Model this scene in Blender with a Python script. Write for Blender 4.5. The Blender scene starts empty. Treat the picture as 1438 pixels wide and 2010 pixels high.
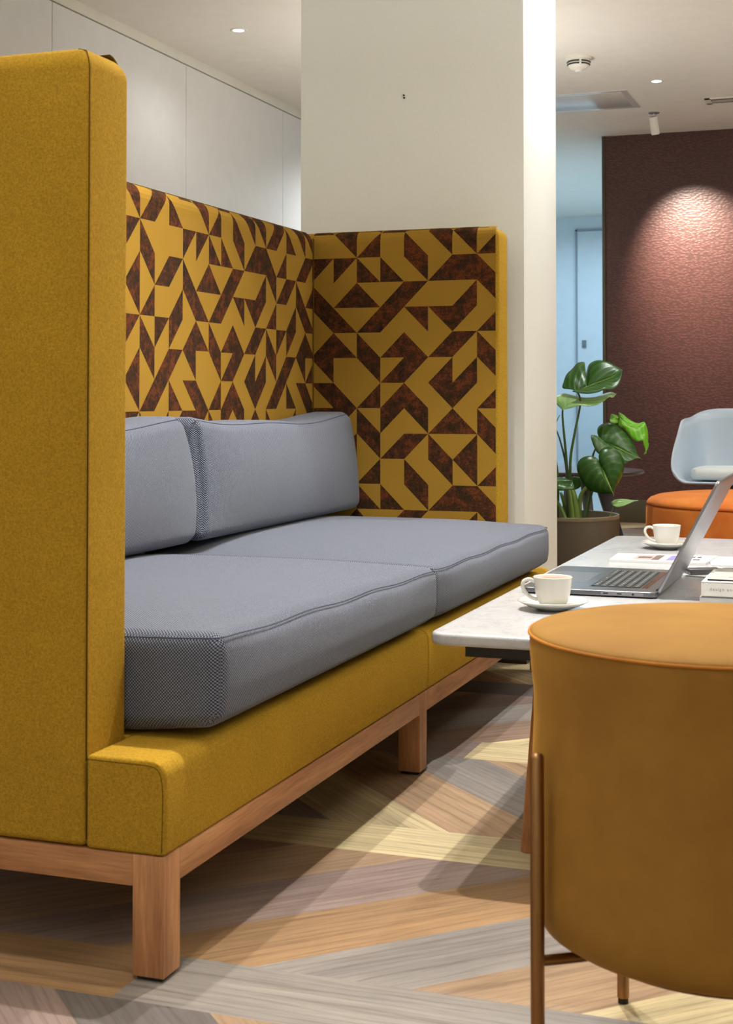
import bpy, bmesh, math, random
from math import sin, cos, pi, radians, sqrt, atan
from mathutils import Vector, Matrix
random.seed(7)
S = bpy.context.scene
col = S.collection

# ---------------------------------------------------------------- camera
YAW = atan(1016 / 2850.0); PITCH = radians(1.5); CAMH = 0.83
cam_d = bpy.data.cameras.new('camera'); cam = bpy.data.objects.new('camera', cam_d); col.objects.link(cam)
cam.location = (0, 0, CAMH); cam.rotation_euler = (pi / 2 + PITCH, 0, YAW)
cam_d.sensor_fit = 'VERTICAL'; cam_d.sensor_height = 36.0; cam_d.sensor_width = 25.76
cam_d.lens = 36.0 * 2850.0 / 2010.0
cam_d.shift_y = -(1005 - (780 - 2850 * math.tan(PITCH))) / 2010.0
cam_d.dof.use_dof = True; cam_d.dof.focus_distance = 3.7; cam_d.dof.aperture_fstop = 13.0
cam_d.clip_start = 0.05
S.camera = cam
# ---------------------------------------------------------------- world, exposure
w = bpy.data.worlds.new('world'); S.world = w; w.use_nodes = True
w.node_tree.nodes['Background'].inputs[0].default_value = (.75, .85, 1, 1)
w.node_tree.nodes['Background'].inputs[1].default_value = 0.25
vs = S.view_settings; vs.view_transform = 'Standard'; vs.look = 'None'; vs.gamma = 1.0; vs.use_curve_mapping = False
vs.exposure = 0.04
# ---------------------------------------------------------------- light sources
WARM = (1.0, .965, .92); NEUT = (.97, .99, 1.0); BLUE = (.55, .79, 1.0)
CEIL = 2.585
def area(name, loc, rot, sx, sy, power, color):
    l = bpy.data.lights.new(name, 'AREA'); l.shape = 'RECTANGLE'; l.size = sx; l.size_y = sy
    l.energy = power; l.color = color
    o = bpy.data.objects.new(name, l); o.location = loc; o.rotation_euler = rot; col.objects.link(o); return o
# daylight in the corridor beyond the maroon wall, plus unseen soft fill lights added behind and beside the camera
area('corridor_daylight', (-2.55, 11.8, 2.4), (0, 0, 0), 1.2, 3.2, 36, BLUE)
area('corridor_daylight_side', (-1.85, 11.6, 1.3), (0, radians(-90), 0), 1.6, 3.0, 9, BLUE)
area('added_fill_behind', (-.2, -1.5, 1.75), (radians(90), 0, 0), 5.0, 1.4, 5, (.97, .99, 1.0))
area('added_fill_side', (4.1, 5.2, 1.6), (0, radians(90), 0), 1.7, 6.0, 16, (.97, .99, 1.0))
# unseen fill lights without fittings, added facing up to brighten the ceiling
area('added_ceiling_fill', (-1.9, 6.6, 1.60), (pi, 0, 0), .3, 1.2, 12, (1.0, .985, .96))
area('added_ceiling_fill', (.7, 7.8, 1.80), (pi, 0, 0), .12, 2.0, 15, (1.0, .985, .96))
area('added_ceiling_fill', (1.5, 4.0, 1.80), (pi, 0, 0), .12, 3.0, 140, (1.0, .985, .96))
area('added_ceiling_fill', (-1.0, -.7, 1.90), (pi, 0, 0), 3.6, .12, 48, (1.0, .985, .96))
area('added_ceiling_fill', (-2.6, 2.3, 1.90), (pi, 0, 0), .12, 1.6, 26, (1.0, .985, .96))
# recessed ceiling lamps, several unseen ones added only as fill: (x, y, watts, cone degrees, colour, blend)
LAMPS = [(-0.745, 2.86, 185, 92, WARM, .7), (-1.110, 2.88, 135, 92, WARM, .7),
         (-0.84, 4.78, 95, 125, NEUT, .8), (-2.60, 8.60, 70, 150, NEUT, .8),
         (-2.8913, 6.2904, 7, 150, NEUT, .8), (-1.1758, 8.0887, 25, 130, WARM, .8),
         (0.35, 5.5, 26, 110, WARM, .8), (0.9, 3.0, 3, 110, WARM, .8),
         (-0.10, 7.3, 24, 120, NEUT, .8), (-1.9, 0.7, 1, 130, WARM, .8), (-0.80, 1.45, 60, 84, WARM, .8),
         (-2.85, 1.6, 1.5, 150, NEUT, .8)]

# ================================================================ helpers
def sl(r, g, b):
    f = lambda c: (c / 255 / 12.92) if c / 255 <= .04045 else ((c / 255 + .055) / 1.055) ** 2.4
    return (f(r), f(g), f(b), 1)
class M:
    """small node-tree builder"""
    def __init__(s, name):
        s.m = bpy.data.materials.new(name); s.m.use_nodes = True
        s.t = s.m.node_tree; s.n = s.t.nodes; s.b = s.n['Principled BSDF']
    def node(s, t, **k):
        n = s.n.new(t)
        for a, v in k.items():
            if a.startswith('i_'):
                key = a[2:]; key = int(key) if key.isdigit() else key.replace('_', ' ')
                n.inputs[key].default_value = v
            else: setattr(n, a, v)
        return n
    def link(s, a, ao, b, bi): s.t.links.new(a.outputs[ao], b.inputs[bi])
    def set(s, **k):
        for a, v in k.items(): s.b.inputs[a.replace('_', ' ')].default_value = v
    def coords(s, kind='Object', scale=(1, 1, 1)):
        c = s.node('ShaderNodeTexCoord'); m = s.node('ShaderNodeMapping'); m.inputs['Scale'].default_value = scale
        s.link(c, kind, m, 'Vector'); return m
    def noise(s, src, scale, detail=3, rough=.5):
        n = s.node('ShaderNodeTexNoise', i_Scale=scale, i_Detail=detail, i_Roughness=rough)
        s.link(src, 0, n, 'Vector'); return n
    def ramp(s, src, out, stops):
        r = s.node('ShaderNodeValToRGB'); e = r.color_ramp.elements
        while len(e) < len(stops): e.new(.5)
        for i, (p, c) in enumerate(stops): e[i].position = p; e[i].color = c
        s.link(src, out, r, 0); return r
    def bump(s, src, out, strength, dist):
        b = s.node('ShaderNodeBump', i_Strength=strength, i_Distance=dist)
        s.link(src, out, b, 'Height'); s.link(b, 0, s.b, 'Normal'); return b
    def mul(s, a, ao, b, bo, fac=1.0):
        m = s.node('ShaderNodeMixRGB', blend_type='MULTIPLY'); m.inputs[0].default_value = fac
        s.link(a, ao, m, 1); s.link(b, bo, m, 2); return m
def plain(name, c, rough=.5, metal=0, coat=0, spec=.5, bump=None):
    k = M(name); k.set(Base_Color=c, Roughness=rough, Metallic=metal)
    k.b.inputs['Coat Weight'].default_value = coat; k.b.inputs['Specular IOR Level'].default_value = spec
    cc = k.coords(); n = k.noise(cc, bump[0] if bump else 12, 3)
    r = k.ramp(n, 'Fac', [(.3, tuple(x * .96 for x in c[:3]) + (1,)), (.7, c)]); k.link(r, 0, k.b, 'Base Color')
    if bump: k.bump(n, 'Fac', bump[1], bump[2])
    return k.m
def felt(name, c, lo=.82, hi=1.12, scale=420):
    k = M(name); cc = k.coords()
    n = k.noise(cc, scale, 4, .6); n2 = k.noise(cc, 9, 2)
    r = k.ramp(n, 'Fac', [(.32, tuple(x * lo for x in c[:3]) + (1,)), (.68, tuple(min(1, x * hi) for x in c[:3]) + (1,))])
    r2 = k.ramp(n2, 'Fac', [(.3, (.93, .93, .93, 1)), (.7, (1, 1, 1, 1))])
    m = k.mul(r, 0, r2, 0); k.link(m, 0, k.b, 'Base Color')
    k.set(Roughness=.95); k.b.inputs['Sheen Weight'].default_value = .25; k.b.inputs['Sheen Roughness'].default_value = .6
    k.b.inputs['Sheen Tint'].default_value = c; k.b.inputs['Specular IOR Level'].default_value = .15
    k.bump(n, 'Fac', .35, .0012); return k.m
MUSTARD = sl(162, 126, 34)
m_felt = felt('mustard_felt', MUSTARD, .72, 1.2, 300)
m_seam = felt('seam_thread', sl(92, 66, 14))
m_light = felt('lining_gold', sl(150, 115, 40), .92, 1.06, 700)
def dark_lining():
    k = M('lining_brown'); cc = k.coords()
    n = k.noise(cc, 38, 6, .75); n2 = k.noise(cc, 160, 4, .7)
    r = k.ramp(n, 'Fac', [(.36, sl(42, 32, 20)), (.5, sl(66, 40, 22)), (.60, sl(104, 52, 26)), (.72, sl(58, 44, 26))])
    r2 = k.ramp(n2, 'Fac', [(.35, (.6, .6, .6, 1)), (.66, (1.15, 1.15, 1.1, 1))])
    m = k.mul(r, 0, r2, 0); k.link(m, 0, k.b, 'Base Color'); k.set(Roughness=.95)
    k.b.inputs['Specular IOR Level'].default_value = .15
    k.bump(n2, 'Fac', .2, .0008); return k.m
m_dark = dark_lining()
def weave(name, a, b, pitch=.0052):
    k = M(name); c = k.node('ShaderNodeTexCoord'); sp = k.node('ShaderNodeSeparateXYZ'); k.link(c, 'UV', sp, 0)
    def mt(op, x, y=None, v=None):
        n = k.node('ShaderNodeMath', operation=op); k.link(x, 0 if x is not sp else 0, n, 0)
        if y is not None: k.link(y, 0, n, 1)
        if v is not None: n.inputs[1].default_value = v
        return n
    def sine(out):
        m = k.node('ShaderNodeMath', operation='MULTIPLY'); k.link(sp, out, m, 0); m.inputs[1].default_value = 2 * pi / pitch
        return mt('SINE', m)
    p = mt('MULTIPLY', sine(0), sine(1))
    q = k.node('ShaderNodeMath', operation='MULTIPLY_ADD'); k.link(p, 0, q, 0); q.inputs[1].default_value = .5; q.inputs[2].default_value = .5
    cc = k.coords(); n = k.noise(cc, 260, 3)
    r = k.ramp(q, 0, [(.32, a), (.72, b)])
    r2 = k.ramp(n, 'Fac', [(.3, (.86, .86, .86, 1)), (.7, (1.06, 1.06, 1.06, 1))])
    m = k.mul(r, 0, r2, 0); k.link(m, 0, k.b, 'Base Color')
    k.set(Roughness=.9); k.b.inputs['Sheen Weight'].default_value = .15; k.b.inputs['Specular IOR Level'].default_value = .2
    k.bump(q, 0, .8, .0016); return k.m
m_weave = weave('grey_basket_weave', sl(28, 31, 40), sl(132, 139, 156))
m_piping = felt('grey_piping', sl(76, 80, 92))
def velvet(name, a, b, nap=True):
    k = M(name); cc = k.coords(); n = k.noise(cc, 7, 5, .6); n2 = k.noise(cc, 500, 2)
    r = k.ramp(n, 'Fac', [(.34, a), (.66, b)]); k.link(r, 0, k.b, 'Base Color')
    k.set(Roughness=.75); k.b.inputs['Sheen Weight'].default_value = .55; k.b.inputs['Sheen Roughness'].default_value = .35
    k.b.inputs['Sheen Tint'].default_value = tuple(min(1, x * 1.5) for x in b[:3]) + (1,)
    k.b.inputs['Specular IOR Level'].default_value = .2
    k.bump(n2, 'Fac', .15, .0006); return k.m
m_velvet = velvet('ochre_velvet', sl(134, 95, 36), sl(150, 110, 44))
m_orange = velvet('orange_velvet', sl(194, 104, 42), sl(210, 128, 56))
def wood(name, a, b, axis, rough=.5):
    k = M(name); sc = {0: (2.2, 34, 34), 1: (34, 2.2, 34), 2: (34, 34, 2.2)}[axis]
    cc = k.coords('Object', sc); n = k.noise(cc, 1.0, 5, .62)
    fine = k.coords('Object', tuple(x * 7 for x in sc)); n2 = k.noise(fine, 1.0, 3, .6)
    r = k.ramp(n, 'Fac', [(.3, a), (.5, tuple((x + y) / 2 for x, y in zip(a, b))), (.68, b)])
    r2 = k.ramp(n2, 'Fac', [(.35, (.78, .76, .74, 1)), (.6, (1, 1, 1, 1))])
    m = k.mul(r, 0, r2, 0); k.link(m, 0, k.b, 'Base Color'); k.set(Roughness=rough)
    k.bump(n2, 'Fac', .15, .0006); return k.m
OA, OB = sl(150, 98, 60), sl(196, 142, 94)
m_oakx = wood('oak_rail_cross', OA, OB, 0); m_oaky = wood('oak_rail_long', OA, OB, 1); m_oakz = wood('oak_leg', OA, OB, 2)
def floor_mat():
    k = M('vinyl_planks'); at = k.node('ShaderNodeAttribute', attribute_name='plank')
    cc = k.coords('UV', (2.2, 36, 1)); n = k.noise(cc, 1.0, 6, .65)
    wv = k.node('ShaderNodeTexWave', wave_type='BANDS', bands_direction='Y', i_Scale=4.0, i_Distortion=16.0, i_Detail=3.0)
    wv.inputs['Detail Scale'].default_value = .5
    c2 = k.coords('UV', (.55, 4.2, 1)); k.link(c2, 0, wv, 'Vector')
    c3 = k.coords('UV', (14, 260, 1)); n3 = k.noise(c3, 1, 3, .6)
    c4 = k.coords('UV', (2, 7, 1)); n4 = k.noise(c4, 1, 2)
    r = k.ramp(n, 'Fac', [(.28, (.62, .58, .56, 1)), (.48, (.94, .93, .92, 1)), (.7, (1.14, 1.12, 1.1, 1))])
    rw = k.ramp(wv, 'Fac', [(.02, (.87, .84, .81, 1)), (.16, (1, 1, 1, 1)), (1, (1.05, 1.05, 1.04, 1))])
    r3 = k.ramp(n3, 'Fac', [(.33, (.84, .82, .80, 1)), (.52, (1, 1, 1, 1))])
    r4 = k.ramp(n4, 'Fac', [(.3, (.76, .76, .78, 1)), (.7, (1.1, 1.09, 1.07, 1))])
    a = k.mul(at, 'Color', r, 0); b = k.mul(a, 0, rw, 0); c = k.mul(b, 0, r3, 0); d = k.mul(c, 0, r4, 0)
    c5 = k.coords('UV', (.75, 3.0, 1)); nw = k.noise(k.coords('UV', (6, 20, 1)), 1, 3)
    vv = k.node('ShaderNodeTexVoronoi', i_Scale=1.0); ad5 = k.node('ShaderNodeVectorMath', operation='ADD'); sc5 = k.node('ShaderNodeVectorMath', operation='SCALE')
    sc5.inputs['Scale'].default_value = .10; k.link(nw, 'Color', sc5, 0); k.link(c5, 0, ad5, 0); k.link(sc5, 0, ad5, 1); k.link(ad5, 0, vv, 'Vector')
    rk = k.ramp(vv, 'Distance', [(0, (.35, .28, .24, 1)), (.028, (.55, .48, .43, 1)), (.07, (.9, .88, .86, 1)), (.14, (1, 1, 1, 1))])
    e5 = k.mul(d, 0, rk, 0)
    k.link(e5, 0, k.b, 'Base Color'); k.set(Roughness=.42)
    k.bump(n3, 'Fac', .12, .0006); return k.m
m_floor = floor_mat()
def marble():
    k = M('white_marble'); cc = k.coords('Object', (2.2, 1.2, 2.2)); n = k.noise(cc, 1.6, 8, .62)
    d = k.node('ShaderNodeVectorMath', operation='ADD'); k.link(cc, 0, d, 0)
    sc = k.node('ShaderNodeVectorMath', operation='SCALE'); sc.inputs['Scale'].default_value = 1.1
    k.link(n, 'Color', sc, 0); k.link(sc, 0, d, 1)
    n2 = k.noise(d, 3.2, 7, .6)
    r = k.ramp(n2, 'Fac', [(.40, (.45, .455, .46, 1)), (.49, (.43, .435, .445, 1)), (.50, (.34, .35, .375, 1)), (.51, (.42, .425, .44, 1)), (.66, (.47, .475, .48, 1))])
    k.link(r, 0, k.b, 'Base Color'); k.set(Roughness=.22); return k.m
m_marble = marble()
def leather():
    k = M('maroon_pebbled_leather'); cc = k.coords('Object', (.72, 1.0, 1.35))
    nz = k.noise(cc, 9, 2); ad = k.node('ShaderNodeVectorMath', operation='ADD'); sc = k.node('ShaderNodeVectorMath', operation='SCALE')
    sc.inputs['Scale'].default_value = .03; k.link(nz, 'Color', sc, 0); k.link(cc, 0, ad, 0); k.link(sc, 0, ad, 1)
    v = k.node('ShaderNodeTexVoronoi', feature='F1', i_Scale=62.0); k.link(ad, 0, v, 'Vector')
    r = k.ramp(v, 'Distance', [(.05, (1, 1, 1, 1)), (.7, (0, 0, 0, 1))])
    k.set(Base_Color=sl(94, 50, 46), Roughness=.42); k.b.inputs['Specular IOR Level'].default_value = .45
    c = k.ramp(v, 'Distance', [(.2, sl(86, 50, 45)), (.7, sl(68, 40, 36))]); k.link(c, 0, k.b, 'Base Color')
    k.bump(r, 0, .45, .0022); return k.m
m_leather = leather()
def leafmat(name, a, b):
    k = M(name); c = k.node('ShaderNodeTexCoord'); mp = k.node('ShaderNodeMapping'); k.link(c, 'UV', mp, 0)
    sp = k.node('ShaderNodeSeparateXYZ'); k.link(c, 'UV', sp, 0)
    # veins run from the midrib outwards: stripes in (u + slant * v)
    ad = k.node('ShaderNodeMath', operation='MULTIPLY_ADD'); k.link(sp, 1, ad, 0); ad.inputs[1].default_value = -.45; k.link(sp, 0, ad, 2)
    ml = k.node('ShaderNodeMath', operation='MULTIPLY'); k.link(ad, 0, ml, 0); ml.inputs[1].default_value = 46.0
    sn = k.node('ShaderNodeMath', operation='SINE'); k.link(ml, 0, sn, 0)
    mid = k.ramp(sp, 1, [(0, (1, 1, 1, 1)), (.022, (1, 1, 1, 1)), (.045, (0, 0, 0, 1))])
    h = k.ramp(sn, 0, [(0, (.0, .0, .0, 1)), (.9, (1, 1, 1, 1))])
    base = k.ramp(sn, 0, [(0, a), (.7, tuple((x * .7 + y * .3) for x, y in zip(a, b))), (1, tuple((x * .45 + y * .55) for x, y in zip(a, b)))])
    mx = k.node('ShaderNodeMixRGB'); k.link(mid, 0, mx, 0); k.link(base, 0, mx, 1); mx.inputs[2].default_value = sl(150, 180, 90)
    k.link(mx, 0, k.b, 'Base Color'); k.set(Roughness=.3)
    k.bump(h, 0, .16, .002); k.b.inputs['Transmission Weight'].default_value = 0
    tr = k.node('ShaderNodeBsdfTranslucent'); tr.inputs[0].default_value = tuple(min(1, x * 2.2) for x in b[:3]) + (1,)
    ms = k.node('ShaderNodeMixShader'); ms.inputs[0].default_value = .25
    out = k.n['Material Output']; k.link(k.b, 0, ms, 1); k.link(tr, 0, ms, 2); k.link(ms, 0, out, 0); return k.m
m_leaf = leafmat('monstera_leaf', sl(34, 74, 18), sl(72, 116, 34))
m_leafb = leafmat('young_leaf', sl(84, 150, 14), sl(140, 200, 40))
m_leafp = leafmat('pale_leaf', sl(128, 165, 100), sl(160, 195, 130))
m_stem = plain('stem_green', sl(60, 84, 30), .45); m_stemb = plain('stem_base', sl(96, 120, 44), .5)
m_wall = plain('white_paint', sl(228, 230, 224), .6, bump=(240, .05, .0006))
m_panelwall = plain('wall_panel_white', sl(228, 227, 222), .45)
m_joint = plain('joint_shadow_gap', sl(150, 146, 136), .8)
m_ceil = plain('ceiling_paint', sl(240, 234, 222), .8)
m_cornice = plain('cornice_paint', sl(226, 222, 206), .6)
m_skirt = plain('dark_skirting', sl(34, 28, 25), .5)
m_olive = plain('olive_bronze_trim', sl(74, 66, 46), .4)
m_blue = plain('corridor_white', sl(222, 230, 234), .5)
m_palefloor = plain('corridor_pale_floor', sl(170, 178, 180), .35)
m_black = plain('black_steel', sl(24, 24, 25), .45)
m_rubber = plain('black_rubber', sl(18, 17, 16), .7)
m_brass = plain('antique_brass', sl(150, 112, 72), .36, metal=1)
m_china = plain('white_china', sl(206, 204, 196), .18, coat=.4)
m_coffee = plain('coffee_crema', sl(176, 116, 66), .35)
m_alu = plain('space_grey_aluminium', sl(112, 114, 118), .32, metal=.9)
m_alul = plain('bright_aluminium', sl(150, 150, 156), .3, metal=.95)
m_key = plain('laptop_keycap', sl(30, 32, 32), .5); m_glyph = plain('key_glyph', sl(190, 196, 190), .5)
m_deckglass = plain('glass_trackpad', sl(122, 124, 128), .38, metal=.9)
m_paper = plain('white_paper', sl(206, 207, 205), .55); m_pages = plain('page_edges', sl(226, 224, 218), .8)
m_greycover = plain('grey_book_cloth', sl(170, 168, 162), .7); m_ink = plain('grey_ink', sl(150, 148, 144), .6)
m_blackink = plain('black_ink', sl(40, 38, 38), .6)
m_shell = plain('pale_blue_shell', sl(190, 206, 222), .3); m_pad = plain('seat_pad_fabric', sl(214, 222, 222), .8)
m_pot = plain('olive_brown_planter', sl(72, 62, 46), .5); m_potrim = plain('planter_rim', sl(112, 102, 80), .4)
m_soil = plain('potting_soil', sl(44, 32, 24), .95, bump=(60, .8, .01))
m_darktop = plain('dark_table_top', sl(52, 36, 36), .3, coat=.1)
m_darkwood = plain('blackened_oak', sl(34, 30, 32), .5)
m_plastic = plain('white_plastic', sl(232, 228, 214), .45)
m_grey = plain('grey_switch_plate', sl(128, 132, 132), .4)
m_hatch = plain('satin_hatch_metal', sl(222, 220, 214), .22, metal=.1)
def emis(name, c, s):
    k = M(name); k.set(Base_Color=c); k.b.inputs['Emission Color'].default_value = c; k.b.inputs['Emission Strength'].default_value = s; return k.m
m_lens = emis('lamp_lens', (1, .97, .92, 1), 14)
m_screen = emis('laptop_screen_lit', sl(150, 178, 120), .5)

ROOTS = {}
def link(o, parent=None):
    col.objects.link(o)
    if parent is not None:
        o.parent = parent
    return o
def thing(name, loc, label, cat, group=None):
    o = bpy.data.objects.new(name, None); o.location = loc; o.empty_display_size = .05; link(o)
    o['label'] = label; o['category'] = cat
    if group: o['group'] = group
    return o
def wloc(o):
    v = Vector((0, 0, 0))
    while o is not None: v = v + o.location; o = o.parent
    return v
def mesh(name, vs_, fs, mats, parent=None, smooth=True, uv=None, fmat=None, sharp=None, boxuv=False, loc=None):
    """vertices in world coordinates; stored relative to the parent (or to loc)"""
    off = wloc(parent) if parent is not None else (Vector(loc) if loc else Vector((0, 0, 0)))
    me = bpy.data.meshes.new(name)
    me.from_pydata([tuple(Vector(v) - off) for v in vs_], [], fs)
    for m in (mats if isinstance(mats, (list, tuple)) else [mats]): me.materials.append(m)
    if fmat: me.polygons.foreach_set('material_index', fmat)
    me.update()
    if smooth:
        me.polygons.foreach_set('use_smooth', [True] * len(me.polygons))
        if sharp is not None: me.set_sharp_from_angle(angle=radians(sharp))
    if uv or boxuv:
        ul = me.uv_layers.new(name='UVMap')
        for p in me.polygons:
            nn = p.normal; ax = max(range(3), key=lambda i: abs(nn[i]))
            for li in p.loop_indices:
                vi = me.loops[li].vertex_index
                if uv: ul.data[li].uv = uv[vi]
                else:
                    c = me.vertices[vi].co
                    ul.data[li].uv = (c[1], c[2]) if ax == 0 else (c[0], c[2]) if ax == 1 else (c[1], c[0])
    o = bpy.data.objects.new(name, me)
    if loc and parent is None: o.location = loc
    link(o, parent); return o
def join(parts):
    V, F, Mi = [], [], []
    for p in parts:
        v, f = p[0], p[1]; mi = p[2] if len(p) > 2 else 0
        b = len(V); V += list(v); F += [tuple(i + b for i in q) for q in f]; Mi += [mi] * len(f)
    return V, F, Mi
def bxs(x0, x1, y0, y1, z0, z1):
    v = [(x, y, z) for x in (x0, x1) for y in (y0, y1) for z in (z0, z1)]
    return v, [(0, 1, 3, 2), (4, 6, 7, 5), (0, 4, 5, 1), (2, 3, 7, 6), (0, 2, 6, 4), (1, 5, 7, 3)]
def bevelbox(x0, x1, y0, y1, z0, z1, b=.002, seg=2):
    bm = bmesh.new(); v, f = bxs(x0, x1, y0, y1, z0, z1)
    vv = [bm.verts.new(p) for p in v]
    for q in f: bm.faces.new([vv[i] for i in q])
    bmesh.ops.recalc_face_normals(bm, faces=bm.faces)
    if b > 0: bmesh.ops.bevel(bm, geom=list(bm.edges), offset=b, segments=seg, profile=.5, affect='EDGES')
    bm.verts.index_update(); V = [tuple(v.co) for v in bm.verts]; F = [tuple(v.index for v in q.verts) for q in bm.faces]
    bm.free(); return V, F
def box(name, x0, x1, y0, y1, z0, z1, m, parent=None, b=.002, seg=2, loc=None):
    V, F = bevelbox(x0, x1, y0, y1, z0, z1, b, seg)
    return mesh(name, V, F, m, parent, sharp=40, loc=loc, boxuv=True)
def rbox(c0, c1, r, n=(8, 8, 8), deform=None, k=5, ztop=0):
    """rounded box with gridded faces"""
    h = [(c1[i] - c0[i]) / 2 for i in range(3)]; c = [(c1[i] + c0[i]) / 2 for i in range(3)]
    def ax(i):
        a = [-h[i] + r * (1 - math.tan(pi / 4 * (1 - j / k))) for j in range(k)]
        b = [-h[i] + r + (2 * h[i] - 2 * r) * j / n[i] for j in range(n[i] + 1)]
        if i == 2 and ztop: b = sorted(b + [h[i] - ztop * t for t in (1, .85, .7, .57, .46)])
        return a + b + [-x for x in reversed(a)]
    A = [ax(i) for i in range(3)]; idx = {}; V = []; F = []
    def vid(q):
        key = tuple(round(x, 7) for x in q)
        if key in idx: return idx[key]
        inn = [max(-h[i] + r, min(h[i] - r, q[i])) for i in range(3)]; d = Vector([q[i] - inn[i] for i in range(3)])
        if d.length > 1e-9: d = d.normalized() * r
        p = Vector([inn[i] + d[i] + c[i] for i in range(3)])
        if deform: p = Vector(deform(p, Vector([q[i] / h[i] for i in range(3)])))
        idx[key] = len(V); V.append(tuple(p)); return idx[key]
    for a in range(3):
        b, e = (a + 1) % 3, (a + 2) % 3
        for s in (-1, 1):
            for i in range(len(A[b]) - 1):
                for j in range(len(A[e]) - 1):
                    quad = []
                    for (u, v) in ((i, j), (i + 1, j), (i + 1, j + 1), (i, j + 1)):
                        q = [0, 0, 0]; q[a] = s * h[a]; q[b] = A[b][u]; q[e] = A[e][v]; quad.append(vid(q))
                    F.append(tuple(quad if s > 0 else reversed(quad)))
    return V, F
def lathe(prof, cx, cy, seg=48, ribs=0, ribd=0.0, cap=True):
    V = []; F = []; n = len(prof)
    for i in range(seg):
        a = 2 * pi * i / seg
        for (r, z) in prof:
            rr = r - (ribd if (ribs and i % 2 and r > .01) else 0)
            V.append((cx + rr * cos(a), cy + rr * sin(a), z))
    for i in range(seg):
        j = (i + 1) % seg
        for t in range(n - 1):
            if prof[t][0] < 1e-6 and prof[t + 1][0] < 1e-6: continue
            F.append((i * n + t, j * n + t, j * n + t + 1, i * n + t + 1))
    return V, F
def tube(pts, rad, seg=8, closed=False):
    pts = [Vector(p) for p in pts]; n = len(pts); V = []; F = []
    rr = rad if isinstance(rad, (list, tuple)) else [rad] * n
    prev = None
    for i, p in enumerate(pts):
        if closed: t = (pts[(i + 1) % n] - pts[i - 1])
        else: t = pts[min(i + 1, n - 1)] - pts[max(i - 1, 0)]
        t.normalize()
        if prev is None:
            u = t.orthogonal().normalized()
        else:
            u = (prev - t * prev.dot(t)); u = u.normalized() if u.length > 1e-6 else t.orthogonal().normalized()
        prev = u; w_ = t.cross(u)
        for j in range(seg):
            a = 2 * pi * j / seg; V.append(tuple(p + (u * cos(a) + w_ * sin(a)) * rr[i]))
    for i in range(n if closed else n - 1):
        k = (i + 1) % n
        for j in range(seg):
            l = (j + 1) % seg; F.append((i * seg + j, i * seg + l, k * seg + l, k * seg + j))
    if not closed:
        F.append(tuple(reversed(range(seg)))); F.append(tuple(range((n - 1) * seg, n * seg)))
    return V, F
def smoothpts(P, n=6):
    P = [Vector(p) for p in P]; out = []
    for i in range(len(P) - 1):
        p0 = P[max(i - 1, 0)]; p1 = P[i]; p2 = P[i + 1]; p3 = P[min(i + 2, len(P) - 1)]
        for j in range(n):
            t = j / n
            out.append(.5 * ((2 * p1) + (-p0 + p2) * t + (2 * p0 - 5 * p1 + 4 * p2 - p3) * t * t + (-p0 + 3 * p1 - 3 * p2 + p3) * t ** 3))
    out.append(P[-1]); return out
def struct(o, label=None):
    o['kind'] = 'structure'
    if label: o['label'] = label
    return o

# ================================================================ THE SETTING
# floor: 45-degree plank bands between straight strips
GREY = (152, 146, 140); TAN = (174, 146, 116); ORG = (172, 138, 100); YEL = (216, 200, 156); MAUVE = (148, 130, 122); BRN = (154, 124, 100); DKG = (116, 110, 106)
PAL = [GREY, TAN, ORG, YEL, MAUVE, BRN, DKG, GREY, TAN]
FX0, FX1, FY0, FY1 = -3.36, 4.2, -1.6, 10.4
rng = random.Random(3)
fV, fF, fUV, fC = [], [], [], []
def clip_poly(P, a, b, c_):         # keep a*x+b*y<=c
    out = []
    for i in range(len(P)):
        p, q = P[i], P[(i + 1) % len(P)]
        dp = a * p[0] + b * p[1] - c_; dq = a * q[0] + b * q[1] - c_
        if dp <= 0: out.append(p)
        if (dp < 0) != (dq < 0) and abs(dp - dq) > 1e-12:
            t = dp / (dp - dq); out.append((p[0] + (q[0] - p[0]) * t, p[1] + (q[1] - p[1]) * t))
    return out
def plank(P, d, colr):
    for (a, b, c_) in ((-1, 0, -FX0), (1, 0, FX1), (0, -1, -FY0), (0, 1, FY1)):
        P = clip_poly(P, a, b, c_)
        if len(P) < 3: return
    b = len(fV); ou, ov = rng.uniform(0, 50), rng.uniform(0, 50)
    j = rng.uniform(.94, 1.05)
    c = sl(*[min(255, x * j * .95) for x in colr])
    for p in P:
        fV.append((p[0], p[1], 0)); fUV.append((p[0] * d[0] + p[1] * d[1] + ou, -p[0] * d[1] + p[1] * d[0] + ov)); fC.append(c)
    fF.append(tuple(range(b, b + len(P))))
SPC = .2405; R2 = sqrt(.5)
KEY = {(0, -2.353): TAN, (0, -2.5935): GREY, (0, -2.834): ORG, (0, -3.0745): MAUVE, (0, -3.315): TAN, (0, -2.1125): YEL, (0, -3.5555): BRN,
       (1, 1.895): YEL, (1, 2.1355): TAN, (1, 2.376): GREY, (1, 2.6165): TAN, (-1, .69): MAUVE, (-1, .9305): DKG, (-1, 1.171): TAN,
       (2, -4.31): (166, 140, 120), (2, -4.0695): YEL, (2, -4.5505): GREY, (2, -4.791): MAUVE}
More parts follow.
